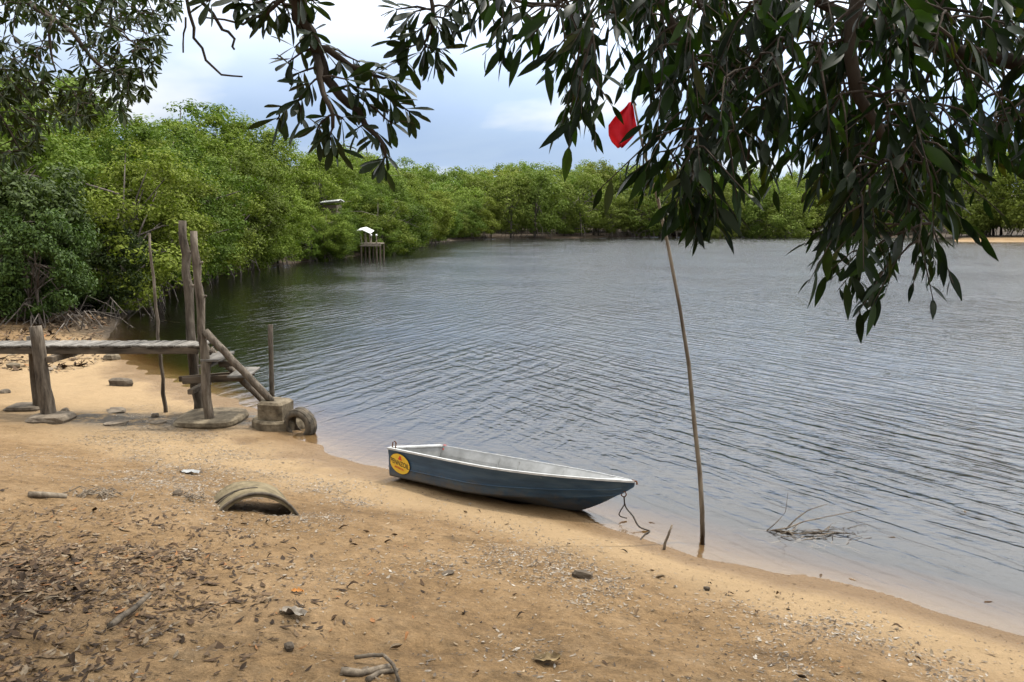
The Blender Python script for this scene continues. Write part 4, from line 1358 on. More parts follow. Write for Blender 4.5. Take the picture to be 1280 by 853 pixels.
def dead_branch():
    Y = 8.6
    E0 = empty('dead_branch', at(985, 660, Y))
    E0.location.z = 0
    tag(E0, 'bare dead branch lying in the shallows past the leaning pole', 'branch')
    b = E0.location.copy()
    rnd = random.Random(9)

    def br(uvY, r, nm='twig', parent=E0):
        pts = [at(u, v, y) - b for u, v, y in uvY]
        return MB().tube(pts, [r * (1 - .65 * i / (len(pts) - 1)) for i in range(len(pts))], 6, wob=.1, rnd=rnd).build(nm, M['stick'], parent, True)
    br([(935, 662, 8.6), (960, 664, 8.52), (985, 660, 8.5), (1005, 652, 8.6), (1040, 645, 8.75), (1085, 636, 8.9)], .011, 'limb')
    br([(982, 662, 8.5), (996, 648, 8.6), (1010, 638, 8.7), (1035, 630, 8.8)], .010)
    br([(958, 664, 8.5), (972, 652, 8.55), (982, 640, 8.6), (985, 616, 8.6)], .006)
    br([(970, 663, 8.5), (1000, 668, 8.42), (1030, 664, 8.46), (1068, 668, 8.42)], .012, 'limb')
    br([(985, 664, 8.45), (1000, 676, 8.3), (1015, 672, 8.33), (1024, 680, 8.25)], .008)
    for k in range(46):
        u, v = rnd.uniform(975, 1068), rnd.uniform(660, 684)
        Yb = 8.46 - (v - 664) * .018
        du, dv = rnd.uniform(-30, 34), rnd.uniform(-11, 12)
        br([(u, v, Yb), (u + du * .5, v + dv * .5 + rnd.uniform(-4, 4), Yb - dv * .008), (u + du, v + dv, Yb - dv * .016)], rnd.uniform(.003, .006))


dead_branch()

# ------------------------------------------------------------------ far landing and roof
def landing():
    Y = 83.0
    c = at(460, 305, Y)
    E0 = empty('river_landing', (c.x, Y, 0))
    tag(E0, 'small timber landing with white sheet roof among the mangroves', 'landing')
    s = Y / 1050.0
    dz = at(460, 304.5, Y).z
    x0, x1 = (451 - 460) * s, (477 - 460) * s
    for k in range(9):
        xx = x0 + (x1 - x0) * (k + .5) / 9
        MB().box((xx, 0.6, dz), ((x1 - x0) / 9 - .03, 2.4, .09)).build('plank', M['timber'], E0)
    for xx in (x0 + .1, x0 + .9, x0 + 1.6, x1 - .1):
        for yy in (-.5, 1.7):
            MB().tube([(xx, yy, -1.2), (xx + .02, yy, dz - .05)], [.10, .09], 7).build('pile', M['beam'], E0)
    MB().box(((x0 + x1) / 2, -.55, dz - .16), (x1 - x0, .1, .2)).build('beam', M['timber'], E0)
    rz = at(455, 290, Y).z
    rx0, rx1 = (445 - 460) * s, (464.5 - 460) * s
    m = MB()
    vs = []
    for yy in (-.7, 1.7):
        for (fx, zz) in ((0, -.12), (.12, .14), (.5, .26), (1, -.10)):
            vs.append((rx0 + (rx1 - rx0) * fx, yy, rz + zz + (.22 if yy > 0 else -.04)))
    vs += [(x, y, z - .06) for x, y, z in vs]
    fs = []
    for k in range(3):
        fs += [(k, k + 1, k + 5, k + 4), (8 + k, 12 + k, 13 + k, 9 + k), (k, 8 + k, 9 + k, k + 1), (4 + k, 5 + k, 13 + k, 12 + k)]
    fs += [(0, 4, 12, 8), (3, 11, 15, 7)]
    fix_normals(m.add(vs, fs).build('roof', M['roof'], E0))
    for xx in (rx0 + .55, rx1 - .5):
        for yy in (-.5, 1.5):
            MB().tube([(xx + .12, yy, dz - .05), (xx, yy, rz - .1)], .05, 6).build('roof_post', M['timber'], E0)
    for u in (465, 471.5):
        xx = (u - 460) * s
        MB().tube([(xx, -.45, dz - .05), (xx, -.45, dz + .72)], .06, 6).build('railing_post', M['timber'], E0)
        o_ = bpy.data.objects.new('post_cap', rock_mesh((.22, .22, .24))); o_.location = (xx, -.45, dz + .80); link(o_, E0)


def rock_mesh(s):
    vs, fs = [], []
    for j in range(6):
        th = PI * j / 5
        for i in range(9):
            p = 2 * PI * i / 9
            vs.append((math.sin(th) * math.cos(p) * s[0] / 2, math.sin(th) * math.sin(p) * s[1] / 2, math.cos(th) * s[2] / 2))
    for j in range(5):
        for i in range(9):
            fs.append((j * 9 + i, (j + 1) * 9 + i, (j + 1) * 9 + (i + 1) % 9, j * 9 + (i + 1) % 9))
    return MB().add(vs, fs).mesh('cap', M['roof'], True)


landing()


def hidden_house():
    Y = 80.0
    c = at(411, 251, Y)
    E0 = empty('hut', (c.x, Y + 1.5, gz(c.x, Y)))
    tag(E0, 'hut with a pale sheet roof almost hidden in the mangroves', 'hut')
    z = c.z - E0.location.z
    MB().box((0, 0, z / 2 - .2), (1.3, 2.4, z - .4)).build('wall', M['beam'], E0)
    MB().box((0, -.8, z - .02), (1.7, 1.6, .06), Euler((R(6), R(-6), 0))).build('roof', M['roof'], E0)
    MB().box((0, .8, z - .02), (1.7, 1.6, .06), Euler((R(-6), R(-6), 0))).build('roof', M['roof'], E0)


hidden_house()


# ------------------------------------------------------------------ overhanging trees
def leaf_shape(kind):
    """one leaf along +X from the stalk, gently folded and arched; unit length"""
    if kind == 'long':
        prof = [(0.0, .012), (.10, .02), (.22, .085), (.42, .125), (.62, .11), (.82, .06), (1.0, .0)]
        arch = .10
    else:
        prof = [(0.0, .014), (.12, .022), (.32, .075), (.55, .125), (.75, .135), (.92, .08), (1.0, .015)]
        arch = .06
    V, F = [], []
    for (x, w) in prof:
        z = -arch * x * x
        V += [(x, w, z + .25 * w), (x, 0, z), (x, -w, z + .25 * w)]
    for i in range(len(prof) - 1):
        b = i * 3
        F += [(b, b + 3, b + 4, b + 1), (b + 1, b + 4, b + 5, b + 2)]
    return np.array(V), np.array(F)


def frame_from(d, roll):
    d = Vector(d).normalized()
    up = Vector((0, 0, 1)) if abs(d.z) < .95 else Vector((1, 0, 0))
    y = up.cross(d).normalized(); z = d.cross(y)
    Mx = Matrix((d, y, z)).transposed()
    return Mx @ Matrix.Rotation(roll, 3, 'X')


def hanging_tree(name, label, base, limbs, twigs, lkind, lmat, size, droop, nleaf, seed, group=None, upper=None, trunk_pts=None, whorl=False):
    """limbs: [(points, r0, r1)] in world space; twigs: [(tip point, length)] seeds; each twig carries leaves"""
    rnd = random.Random(seed)
    E0 = empty(name, base)
    tag(E0, label, 'tree')
    b = Vector(base)
    if trunk_pts:
        pts = [Vector(p) - b for p, r in trunk_pts]
        MB().tube(pts, [r for p, r in trunk_pts], 12, wob=.05, rnd=rnd).build('trunk', M['bark'], E0, True)
    nodes = []
    for pts, r0, r1 in limbs:
        pts = [Vector(p) for p in pts]
        dense = []
        for i in range(len(pts) - 1):
            kk = max(2, int((pts[i + 1] - pts[i]).length / .12))
            for k in range(kk):
                f = k / kk
                p = pts[i].lerp(pts[i + 1], f)
                dense.append(p + Vector((rnd.uniform(-1, 1), rnd.uniform(-1, 1), rnd.uniform(-1, 1))) * .012)
        dense.append(pts[-1])
        n = len(dense)
        rad = [r0 + (r1 - r0) * i / (n - 1) for i in range(n)]
        MB().tube([p - b for p in dense], rad, 8, wob=.06, rnd=rnd).build('limb', M['bark'], E0, True)
        nodes += [(p, r) for p, r in zip(dense, rad)]
    # connect the twigs, closest first
    todo = [Vector(t) for t in twigs]
    arr = [tuple(p) for p, r in nodes]
    A = np.array(arr)
    TD = np.array([tuple(t) for t in todo])
    order = np.argsort([np.min(((A - t) ** 2).sum(1)) for t in TD])
    tw = MB()
    leaves = []
    for oi in order:
        t = TD[oi]
        dist = ((A - t) ** 2).sum(1) + np.where(A[:, 2] < t[2], .15, 0)
        j = int(np.argmin(dist))
        s = Vector(A[j]); e = Vector(t)
        ln = (e - s).length
        q = [s, s.lerp(e, .35) + Vector((rnd.uniform(-1, 1), rnd.uniform(-1, 1), 1.2)) * ln * .07, s.lerp(e, .7) + Vector((rnd.uniform(-1, 1), rnd.uniform(-1, 1), .8)) * ln * .06, e]
        r_ = .0035 + .006 * min(1, ln / .8)
        tw.tube([p - b for p in q], [r_ * 1.3, r_, r_ * .8, .0025], 5, caps=False)
        A = np.vstack([A, np.array([tuple(q[1]), tuple(q[2]), tuple(e)])])
        d = (e - q[2]).normalized()
        k = rnd.randint(*nleaf)
        if whorl:
            for i in range(k):
                a_ = 2 * PI * (i / k) + rnd.uniform(-.3, .3)
                side = d.orthogonal().normalized(); side.rotate(Matrix.Rotation(a_, 3, d))
                dr = d * rnd.uniform(.25, 1.0) + side * rnd.uniform(.6, 1.1) + Vector((0, 0, -droop * rnd.uniform(.3, 1.2)))
                leaves.append((e - d * rnd.uniform(0, .03), dr, rnd.uniform(-.9, .9), size * rnd.uniform(.7, 1.2)))
        else:
            tipd = (d + Vector((0, 0, -droop))).normalized()
            tl = rnd.uniform(.10, .26)
            tw.tube([e - b, e + tipd * tl * .5 - b, e + tipd * tl - b], [.003, .0022, .0012], 4, caps=False)
            for i in range(k):
                f = (i + .5) / k
                p = e + tipd * tl * f
                side = Vector((rnd.gauss(0, 1), rnd.gauss(0, 1), 0)).normalized()
                dr = tipd * .7 + side * rnd.uniform(.15, 1.0) + Vector((0, 0, -droop * rnd.uniform(-.2, 1.5)))
                leaves.append((p, dr, rnd.uniform(-1.6, 1.6), size * rnd.uniform(.5, 1.4)))
    tw.build('twigs', M['bark'], E0)['kind'] = 'stuff'
    # leaves: the largest in view singly, the others as one mass
    LV, LF = leaf_shape(lkind)
    lm = mesh_np('leaf', LV, LF, lmat)
    pos = np.array([tuple(p) for p, *_ in leaves])
    U, Vv, dep = project(pos)
    seen = (U > -20) & (U < 1300) & (Vv > -40) & (Vv < 860) & (pos[:, 1] > .3)
    score = np.where(seen, np.array([l[3] for l in leaves]) / dep, -1)
    top_ = set(np.argsort(-score)[:300].tolist())
    mv, mf, nV = [], [], 0
    for i, (p, dr, roll, sz) in enumerate(leaves):
        Fm = frame_from(dr, roll)
        wid = sz * rnd.uniform(.8, 1.15)
        if i in top_ and score[i] > 0:
            o_ = bpy.data.objects.new('leaf', lm)
            o_.matrix_local = Matrix.Translation(p - b) @ Fm.to_4x4() @ Matrix.Diagonal((sz, wid, sz, 1))
            link(o_, E0)
        else:
            vv = (LV * np.array([sz, wid, sz])) @ np.array(Fm).T + np.array(p - b)
            mv.append(vv); mf.append(LF + nV); nV += len(vv)
    if upper is not None:                                       # the rest of the crown, higher up and beyond
        for (c, rr, cnt, *big) in upper:
            big = big[0] if big else 1.0
            rng = np.random.default_rng(int(rnd.random() * 1e6))
            for _ in range(cnt):
                v_ = rng.normal(size=3); v_ /= np.linalg.norm(v_); v_ *= rr * rng.uniform(0, 1) ** .4
                p = np.array(c) + v_ * np.array([1, 1, .55])
                Fm = frame_from((rng.normal(), rng.normal(), -droop * .8), rng.uniform(-1.5, 1.5))
                sz = size * big * rng.uniform(1.0, 1.7)
                vv = (LV * sz) @ np.array(Fm).T + p - np.array(b)
                mv.append(vv); mf.append(LF + nV); nV += len(vv)
    if mv:
        o_ = link(bpy.data.objects.new('foliage', mesh_np('foliage', np.vstack(mv), np.vstack(mf), lmat)), E0)
        o_['kind'] = 'stuff'
    return E0


def pts_of(uvY):
    return [at(u, v, y) for u, v, y in uvY]


def fill(poly_fn, n, ylo, yhi, seed, box):
    rnd = random.Random(seed)
    out_ = []
    while len(out_) < n:
        u, v = rnd.uniform(box[0], box[2]), rnd.uniform(box[1], box[3])
        if rnd.random() < poly_fn(u, v):
            out_.append(at(u, v, rnd.uniform(ylo, yhi)))
    return out_


# --- tree with long drooping leaves (its trunk stands out of view beside the camera)
env_u = [640, 690, 730, 770, 800, 850, 885, 915, 960, 1000, 1040, 1060, 1110, 1160, 1190, 1230, 1290, 1330]
env_v = [20, 70, 110, 115, 150, 230, 245, 190, 190, 150, 205, 305, 320, 300, 205, 195, 160, 160]


def dens_long(u, v):
    lo = float(np.interp(u, env_u, env_v))
    if v > lo: return 0
    d = 1.0
    if 735 < u < 799 and v > 48: return 0
    if 690 < u < 830 and 70 < v: d = .35
    if 600 < u < 700: d = .6 if v < 25 else 0
    if 1085 < u < 1200 and 60 < v < 130: d = .2
    if 980 < u < 1030 and 60 < v < 150: d = .35
    if 1230 < u < 1275 and 30 < v < 90: d = .3
    if 1180 < u and v > 150: d = .45
    if 1000 < u < 1190 and v > 215: d = .75
    if 830 < u < 1000 and v > 130: d = .5
    if 700 < u < 800 and v < 62: d = .7
    return d


limbs_long = [
    (pts_of([(1750, -330, 2.3), (1520, -40, 2.6), (1330, 90, 3.0), (1180, 60, 3.2), (1085, 28, 3.3), (1000, -10, 3.4), (900, -60, 3.4)]), .045, .016),
    (pts_of([(900, -260, 3.2), (800, -60, 3.1), (826, 10, 3.1), (850, 52, 3.1), (872, 95, 3.1), (888, 150, 3.1)]), .030, .008),
    (pts_of([(1180, -300, 3.0), (1085, -60, 2.9), (1062, 30, 2.9), (1064, 100, 2.9), (1090, 150, 2.9), (1120, 190, 2.9), (1140, 225, 2.9), (1135, 280, 2.85)]), .034, .008),
    (pts_of([(1000, -10, 3.4), (960, 60, 3.4), (950, 130, 3.35), (935, 200, 3.3)]), .014, .005),
    (pts_of([(800, -60, 3.1), (740, -20, 3.2), (690, 5, 3.3), (640, 0, 3.4)]), .014, .006),
    (pts_of([(1330, 90, 3.0), (1270, 150, 3.0), (1215, 205, 3.0)]), .014, .006),
]
tw_long = fill(dens_long, 560, 2.6, 3.9, 5, (600, -40, 1330, 350))
tw_long += pts_of([(735, 92, 3.0), (725, 105, 3.0), (742, 98, 2.9), (708, 10, 3.0), (662, 20, 3.2), (590, 5, 3.2), (610, 2, 3.3), (575, -10, 3.2), (845, 205, 3.0), (860, 215, 2.95), (838, 190, 3.0), (850, 215, 3.0), (870, 205, 2.95), (880, 220, 3.0), (862, 222, 3.0), (825, 190, 3.0), (885, 238, 2.95), (875, 242, 3.0), (1090, 310, 2.8), (1120, 325, 2.8), (1065, 315, 2.85), (1150, 300, 2.8), (1100, 290, 2.9), (1130, 290, 2.75), (1080, 325, 2.85), (1110, 330, 2.8)])
base_long = (4.9, 1.6, gz(4.9, 1.6))
upper_long = [((x_, y_, 7.4 + .5 * math.sin(x_ * 2 + y_)), 1.9, 330, 2.6) for x_ in (1.5, 4.0, 6.5, 9.0) for y_ in (-4.5, -2.0, .5, 2.6)] + [((1.7, 3.9, 5.7), 1.1, 320), ((0.7, 3.7, 5.6), .9, 240), ((2.9, 4.0, 5.6), 1.2, 320), ((-.2, 4.3, 6.0), .8, 260), ((2.6, 5.4, 6.6), 1.5, 700), ((4.4, 6.6, 7.4), 1.6, 600), ((1.0, 5.0, 6.4), 1.2, 520), ((-.6, 5.6, 7.0), 1.0, 800), ((-1.7, 6.2, 7.2), 1.2, 700), ((0.5, 5.7, 7.0), 1.0, 700), ((3.4, 3.4, 6.4), 1.6, 420), ((5.2, 4.2, 7.2), 1.8, 420), ((6.2, 1.8, 7.0), 2.0, 420)]
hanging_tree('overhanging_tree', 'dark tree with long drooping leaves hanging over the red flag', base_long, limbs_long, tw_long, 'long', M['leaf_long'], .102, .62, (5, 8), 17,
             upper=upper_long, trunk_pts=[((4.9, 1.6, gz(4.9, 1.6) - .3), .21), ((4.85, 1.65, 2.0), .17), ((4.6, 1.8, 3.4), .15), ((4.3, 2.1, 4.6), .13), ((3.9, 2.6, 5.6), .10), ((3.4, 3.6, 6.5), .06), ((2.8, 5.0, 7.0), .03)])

# --- tree with oval leaves in whorls, its limb dips into view
limbs_oval = [
    (pts_of([(250, -700, 2.2), (330, -190, 2.6), (366, -10, 2.9), (378, 25, 3.0), (392, 58, 3.05), (408, 92, 3.1), (425, 120, 3.1), (447, 142, 3.1), (470, 165, 3.1), (482, 195, 3.1)]), .042, .006),
    (pts_of([(392, 58, 3.05), (420, 72, 3.1), (452, 88, 3.15), (480, 98, 3.2)]), .016, .005),
    (pts_of([(396, 66, 3.05), (400, 100, 3.0), (410, 135, 2.95), (416, 160, 2.95)]), .014, .006),
    (pts_of([(330, -190, 2.6), (460, -80, 2.9), (540, -15, 3.1), (540, 30, 3.1), (530, 55, 3.1)]), .016, .004),
    (pts_of([(366, -10, 2.9), (335, 18, 3.0), (300, 32, 3.1), (255, 22, 3.2)]), .008, .003),
    (pts_of([(220, -40, 3.2), (236, 20, 3.2), (243, 48, 3.2), (258, 78, 3.2), (275, 95, 3.2), (303, 96, 3.2)]), .007, .003),
    (pts_of([(215, -40, 3.2), (255, 5, 3.2), (275, 35, 3.2), (292, 50, 3.2), (293, 62, 3.2)]), .008, .004),
    (pts_of([(236, 20, 3.2), (232, 45, 3.2), (229, 66, 3.2)]), .004, .003),
    (pts_of([(330, -190, 2.6), (280, -110, 3.0), (220, -40, 3.2)]), .014, .008),
]
tw_oval = pts_of([(352, 138, 3.0), (346, 150, 3.05), (372, 128, 3.0), (360, 78, 3.0), (372, 92, 3.05), (368, 60, 3.1), (384, 110, 3.0), (390, 40, 3.0), (402, 60, 3.1), (425, 82, 3.1),
                  (450, 78, 3.2), (470, 92, 3.2), (490, 98, 3.2), (500, 108, 3.2), (480, 120, 3.1), (495, 132, 3.1), (512, 140, 3.1), (462, 132, 3.1), (445, 120, 3.1), (430, 150, 3.0), (405, 150, 2.95), (395, 165, 2.95),
                  (412, 172, 2.95), (418, 185, 3.0), (448, 160, 3.05), (470, 175, 3.1), (490, 155, 3.1), (482, 196, 3.1), (476, 205, 3.1), (505, 78, 3.1), (510, 60, 3.1), (525, 68, 3.1), (535, 60, 3.1), (545, 75, 3.1), (552, 62, 3.1),
                  (520, 40, 3.1), (505, 30, 3.1), (540, 22, 3.1), (518, 15, 3.1), (550, 40, 3.1), (495, 12, 3.1), (565, 10, 3.1), (560, 25, 3.1), (500, 50, 3.1), (372, 10, 3.0), (362, 20, 3.0), (345, 8, 3.0), (330, 15, 3.0), (310, 8, 3.1), (325, 2, 3.1), (300, 0, 3.1),
                  (380, 0, 2.9), (395, 5, 3.0), (355, -5, 3.0), (338, 25, 3.1), (290, 2, 3.1), (258, 3, 3.1), (436, 100, 3.0), (455, 112, 3.05), (410, 120, 3.0), (378, 150, 3.0), (600, -10, 3.1), (580, 0, 3.1), (620, -5, 3.2)])
base_oval = (-2.2, -1.4, gz(-2.2, -1.4))
hanging_tree('overhanging_tree', 'dark limb of a tree with oval leaves in whorls, against the open sky', base_oval, limbs_oval, tw_oval, 'oval', M['leaf_oval'], .098, .50, (5, 8), 23, whorl=True,
             upper=[((x_, y_, 7.6 + .5 * math.sin(x_ * 2 + y_)), 1.9, 330, 3.4) for x_ in (-8.5, -6.0, -3.5, -1.0) for y_ in (-4.5, -2.0, .5, 2.8)] + [((-1.4, 1.2, 6.6), 1.6, 500), ((0.8, 1.4, 6.8), 1.7, 500), ((-0.6, 3.4, 6.9), 1.3, 420), ((-3.0, 2.4, 6.6), 1.6, 500), ((-2.2, 4.6, 7.6), 1.4, 420), ((0.2, 5.2, 7.8), 1.2, 260)],
             trunk_pts=[((-2.2, -1.4, gz(-2.2, -1.4) - .3), .20), ((-2.1, -1.2, 2.4), .16), ((-1.9, -.8, 4.0), .14), ((-1.6, .2, 5.2), .11), ((-1.1, 1.5, 6.1), .08), ((-.8, 3.0, 6.9), .04)])


# --- tree with small leaves filling the corner over the mud bank
def dens_small(u, v):
    lo = float(np.interp(u, [-60, 0, 60, 110, 150, 180, 205, 225], [230, 225, 165, 150, 145, 120, 60, 0]))
    if v > lo: return 0
    d = 1.0
    if u < 50 and 20 < v < 90: d = .35
    if 40 < u < 120 and 25 < v < 110: d = .35
    if v > 100: d = min(d, .8)
    return d


Ys = 7.6
limbs_small = [
    (pts_of([(-420, -330, 7.6), (-120, -90, 7.6), (30, 0, 7.6), (60, 18, 7.6), (90, 40, 7.6), (112, 70, 7.6), (128, 85, 7.6)]), .075, .012),
    (pts_of([(30, 0, 7.6), (62, 22, 7.4), (62, 60, 7.4), (70, 90, 7.4)]), .022, .006),
    (pts_of([(-60, -60, 7.6), (60, -5, 7.8), (130, 30, 7.9), (180, 60, 7.9)]), .03, .006),
    (pts_of([(-120, -90, 7.6), (-60, 40, 7.2), (-20, 110, 7.2), (10, 160, 7.2)]), .03, .006),
]
tw_small = fill(dens_small, 520, 6.8, 8.8, 8, (-60, -20, 225, 230))
base_small = (-8.4, 8.2, gz(-8.4, 8.2))
hanging_tree('overhanging_tree', 'grey-green small-leaved tree reaching in over the mud bank', base_small, limbs_small, tw_small, 'oval', M['leaf_small'], .115, .45, (6, 9), 29, whorl=True,
             upper=[((-8.2, 8.4, 8.4), 1.8, 500), ((-6.6, 7.0, 8.6), 1.4, 420)],
             trunk_pts=[((-8.4, 8.2, gz(-8.4, 8.2) - .3), .19), ((-8.4, 8.1, 2.6), .15), ((-8.2, 7.9, 4.2), .12), ((-7.6, 7.7, 5.6), .09), ((-6.4, 7.6, 6.2), .07)])


# ------------------------------------------------------------------ litter on the beach
def litter_field(name, label, xyz_fn, count, mat, size, seed, curl=.3, cat='leaf litter'):
    rng = np.random.default_rng(seed)
    x, y = xyz_fn(rng, count)
    d = shore_dist(x, y)
    ok = d > .12
    x, y = x[ok], y[ok]
    z = ground_z(x, y) + rng.uniform(.001, .009, len(x))
    n = len(x)
    s = size * np.exp(rng.normal(0, .45, n)).clip(.35, 2.4)
    yaw = rng.uniform(0, 2 * PI, n)
    pit = rng.normal(0, curl, n); rol = rng.normal(0, curl, n)
    u = np.stack([np.cos(yaw) * np.cos(pit), np.sin(yaw) * np.cos(pit), np.sin(pit)], 1)
    w = np.stack([-np.sin(yaw), np.cos(yaw), np.sin(rol)], 1); w /= np.linalg.norm(w, axis=1, keepdims=True)
    asp = rng.uniform(.16, .45, n)[:, None]
    C = np.stack([x, y, z + np.abs(np.sin(pit)) * s * .4], 1)
    a = u * (s * .5)[:, None]; b = w * (s * .5)[:, None] * asp
    lift = np.zeros((n, 3)); lift[:, 2] = s * rng.uniform(-.03, .14, n)
    V = np.stack([C - a + lift, C - a * .3 + b, C + a * .4 + b * .9, C + a + lift, C + a * .4 - b * .9, C - a * .3 - b], 1).reshape(-1, 3)
    i = np.arange(n)[:, None] * 6
    F = np.vstack([np.hstack([i, i + 1, i + 2, i + 5]), np.hstack([i + 5, i + 2, i + 3, i + 4])])
    F = np.vstack([np.hstack([i + 0, i + 1, i + 5, i + 5]), ]) if False else np.vstack([np.hstack([i, i + 1, i + 4, i + 5]), np.hstack([i + 1, i + 2, i + 3, i + 4])])
    o = link(bpy.data.objects.new(name, mesh_np(name, V, F, mat)))
    return tag(o, label, cat, kind='stuff')


def pile_xy(rng, n):
    x = rng.normal(-3.05, .75, n); y = rng.normal(4.3, 1.15, n)
    keep = vnoise(x * 2.6, y * 2.6, 41) * .5 + .5 > rng.uniform(0, .85, n)
    return x[keep], y[keep]


def band_xy(rng, n):
    # along the shore: wrack strewn 0.8 to 3.6 m above the waterline, in drifts
    t = rng.uniform(0, 1, n)
    x = -6.2 + t * 11.0 + rng.normal(0, .3, n)
    y = rng.uniform(3.2, 14.5, n)
    d = shore_dist(x, y)
    line = np.exp(-((d - 1.55 - .35 * vnoise(x * .8, y * .8, 12)) / .42) ** 2) + .75 * np.exp(-((d - 2.7 - .5 * vnoise(x * .7, y * .7, 15)) / .75) ** 2) + .16
    patch = np.clip(vnoise(x * 1.7, y * 1.7, 42) * .9 + .45, .10, 1)
    keep = rng.uniform(0, 1, n) < line * patch * (d > .5)
    return x[keep], y[keep]


def wide_xy(rng, n):
    x = rng.uniform(-7.5, 4.5, n); y = rng.uniform(3.0, 13.5, n)
    keep = vnoise(x * 1.2, y * 1.2, 43) * .6 + .45 > rng.uniform(0, 1, n)
    return x[keep], y[keep]


def mudbank_xy(rng, n):
    x = rng.uniform(-19, -9.5, n); y = rng.uniform(17.5, 27.5, n)
    keep = (y + .55 * x > 9.5 + rng.uniform(-1.5, 3, n))
    return x[keep], y[keep]


litter_field('leaf_litter', 'thick brown dry leaf litter heaped on the sand', pile_xy, 19000, M['dry'], .042, 61, .16)
litter_field('beach_wrack', 'drifts of pale flecks and bark bits along the sand', band_xy, 190000, M['wrack'], .023, 62, .10, 'debris')
litter_field('scattered_litter', 'thinly strewn bits of dry leaf on the sand', wide_xy, 26000, M['dry'], .017, 63, .12, 'debris')
litter_field('mud_bank_litter', 'brown fallen leaves on the mud under the mangroves', mudbank_xy, 5200, M['dry'], .13, 64, .3, 'leaf litter')


def root_tangle():
    rnd = random.Random(77)
    m = MB()
    for k in range(190):
        t = rnd.random()
        x = -12.6 - 1.8 * t * 2.0 - rnd.uniform(-.6, 2.5); y = 23.5 + 7.5 * rnd.random()
        if shore_dist(np.array([x]), np.array([y]))[0] < -1.2: continue
        z = max(gz(x, y), -.2)
        a_ = rnd.uniform(0, 2 * PI); l = rnd.uniform(.4, 1.5); h = rnd.uniform(.1, .75)
        e_ = (x + math.cos(a_) * l, y + math.sin(a_) * l)
        m.tube([(x, y, z - .1), (x + math.cos(a_) * l * .4, y + math.sin(a_) * l * .4, z + h), (e_[0], e_[1], z + h * rnd.uniform(-.1, .7))], [.022, .016, .008], 5)
    o = m.build('mangrove_roots', M['mbark'])
    return tag(o, 'tangle of bare roots and fallen twigs at the mud edge', 'roots', kind='stuff')


root_tangle()


# single fallen leaves one can pick out
def fallen_leaves():
    rng = np.random.default_rng(99); rnd = random.Random(99)
    shapes = []
    for k in range(6):
        LV, LF = leaf_shape('long' if k % 2 else 'oval')
        V = LV.copy()
        V[:, 2] = (V[:, 2] * (-2.5 if k % 3 else 1.5)) + .09 * np.sin(V[:, 0] * 5 + k) * (1 + k * .15) + 1.4 * np.abs(V[:, 1]) * (.6 if k < 3 else 1.2)
        V[:, 1] *= .8 + .1 * k
        V[:, 0] -= .5
        V[:, 2] -= V[:, 2].min() - .015
        shapes.append(mesh_np('dry_leaf', V, LF, M['dry']))
    placed = 0
    xs_, ys_ = pile_xy(rng, 420)
    P = [(x, y, 'dry curled leaf in the brown litter heap on the sand', 'leaves of the litter heap') for x, y in zip(xs_, ys_) if -4.2 < x < -.6 and 3.0 < y < 7][:130]
    while len(P) < 250:
        x, y = rnd.uniform(-3.6, 3.8), rnd.uniform(3.5, 9.0)
        if shore_dist(np.array([x]), np.array([y]))[0] < .7: continue
        P.append((x, y, 'dry fallen leaf lying by itself on the open sand', 'single leaves on the open sand'))
    for (x, y, lb, gp) in P:
        o = bpy.data.objects.new('fallen_leaf', rnd.choice(shapes))
        s = rnd.uniform(.045, .10)
        o.scale = (s, s, s)
        o.location = (x, y, gz(x, y) + .002)
        o.rotation_euler = (rnd.gauss(0, .09), rnd.gauss(0, .09), rnd.uniform(0, 2 * PI))
        link(o); tag(o, lb, 'leaf', gp)


fallen_leaves()


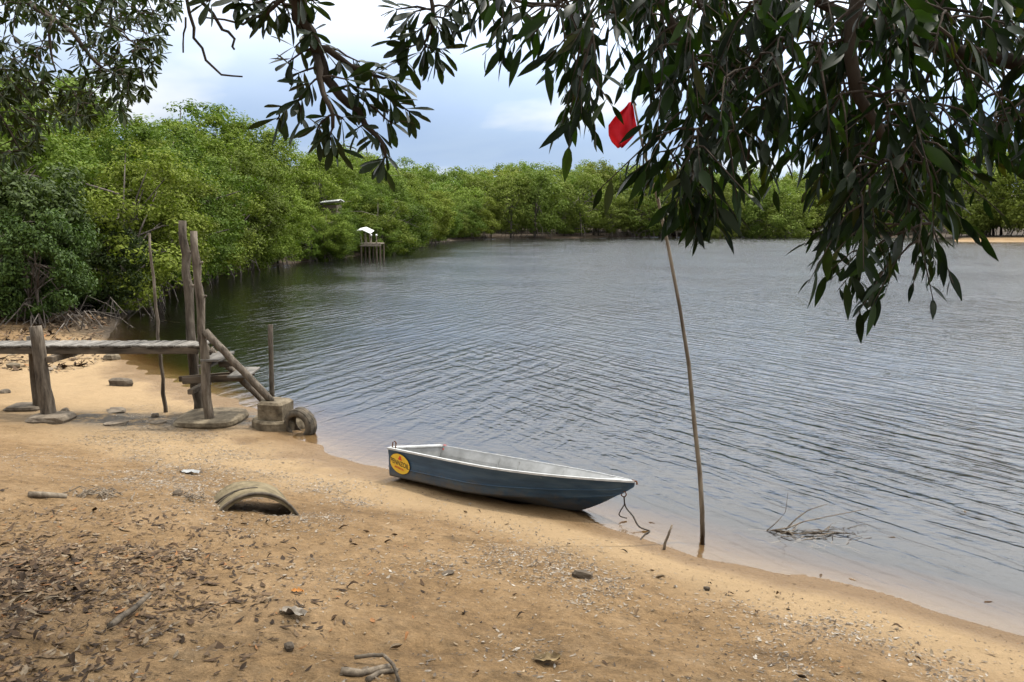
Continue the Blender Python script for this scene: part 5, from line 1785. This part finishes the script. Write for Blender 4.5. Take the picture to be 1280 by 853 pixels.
def crumple(u, v, s, seed, name, label, mat, cat):
    rng = np.random.default_rng(seed)
    c = on_sand(u, v)
    n = 9
    vs, fs = [], []
    for i in range(n):
        for j in range(6):
            x, y = (i / (n - 1) - .5) * s, (j / 5 - .5) * s * .55
            edge_ = 1 - abs(i / (n - 1) - .5) * .9
            vs.append((x, y * edge_, abs(rng.normal(0, .045)) * s * (2.2 if cat == 'leaf' else .6) + .1 * s * (abs(j - 2.5) / 2.5) + .004))
    for i in range(n - 1):
        for j in range(5):
            fs.append((i * 6 + j, (i + 1) * 6 + j, (i + 1) * 6 + j + 1, i * 6 + j + 1))
    o = MB().add(vs, fs).build(name, mat, None, True, c)
    o.rotation_euler = (0, 0, rng.uniform(-.5, .5))
    return tag(o, label, cat)


crumple(367, 769, .17, 1, 'crumpled_leaf', 'large crumpled grey leaf lying on bare sand', M['greyleaf'], 'leaf')
crumple(684, 827, .15, 2, 'crumpled_leaf', 'curled brown and yellow leaf on shaded sand', M['brownleaf'], 'leaf')
crumple(237, 592, .24, 3, 'plastic_scrap', 'flattened white scrap on the sand behind the half pipe', M['alu'], 'scrap')
crumple(372, 741, .08, 4, 'orange_leaf', 'small orange leaf on the sand above the crumpled grey leaf', M['orangeleaf'], 'leaf')
for i, (u, v, s, lb) in enumerate([(728, 722, (.15, .10, .08), 'small black angular chunk on the strewn sand above the shore'), (222, 620, (.10, .07, .07), 'small dark chunk of bark by the half pipe'),
                                   (362, 813, (.07, .05, .05), 'small dark stone on bare sand below the crumpled leaf'), (883, 738, (.06, .05, .04), 'tiny dark stone near the upright twig'), (560, 718, (.11, .06, .03), 'thin dark bark flake on the littered sand')]):
    p = on_sand(u, v)
    rock('bark_chunk', (p.x, p.y, p.z + s[2] * .3), s, 80 + i, M['beam'], lb, 'bark', flat=.2, sharp=.5, seg=(8, 6), rot=i)

# a few leaves floating
for i, (u, v) in enumerate([(1109, 672), (1025, 722), (1072, 727), (1242, 752), (1205, 638), (1040, 590), (562, 588), (590, 578), (820, 655), (1062, 732)]):
    a_ = at(u, v, 8.0)
    dvec = at(u, v, 1.0) - Vector((0, 0, EYE))
    kk = -EYE / dvec.z
    p = Vector((0, 0, EYE)) + dvec * kk
    LV, LF = leaf_shape('oval')
    V = LV.copy(); V[:, 2] = V[:, 2] * .3 + .04
    o = link(bpy.data.objects.new('floating_leaf', mesh_np('floating_leaf', V, LF, M['dry'])))
    o.scale = (.09, .09, .09); o.location = (p.x, p.y, .0); o.rotation_euler = (0, 0, i * 1.1)
    tag(o, 'pale fallen leaf floating on the shallow water', 'leaf', 'leaves floating on the river')
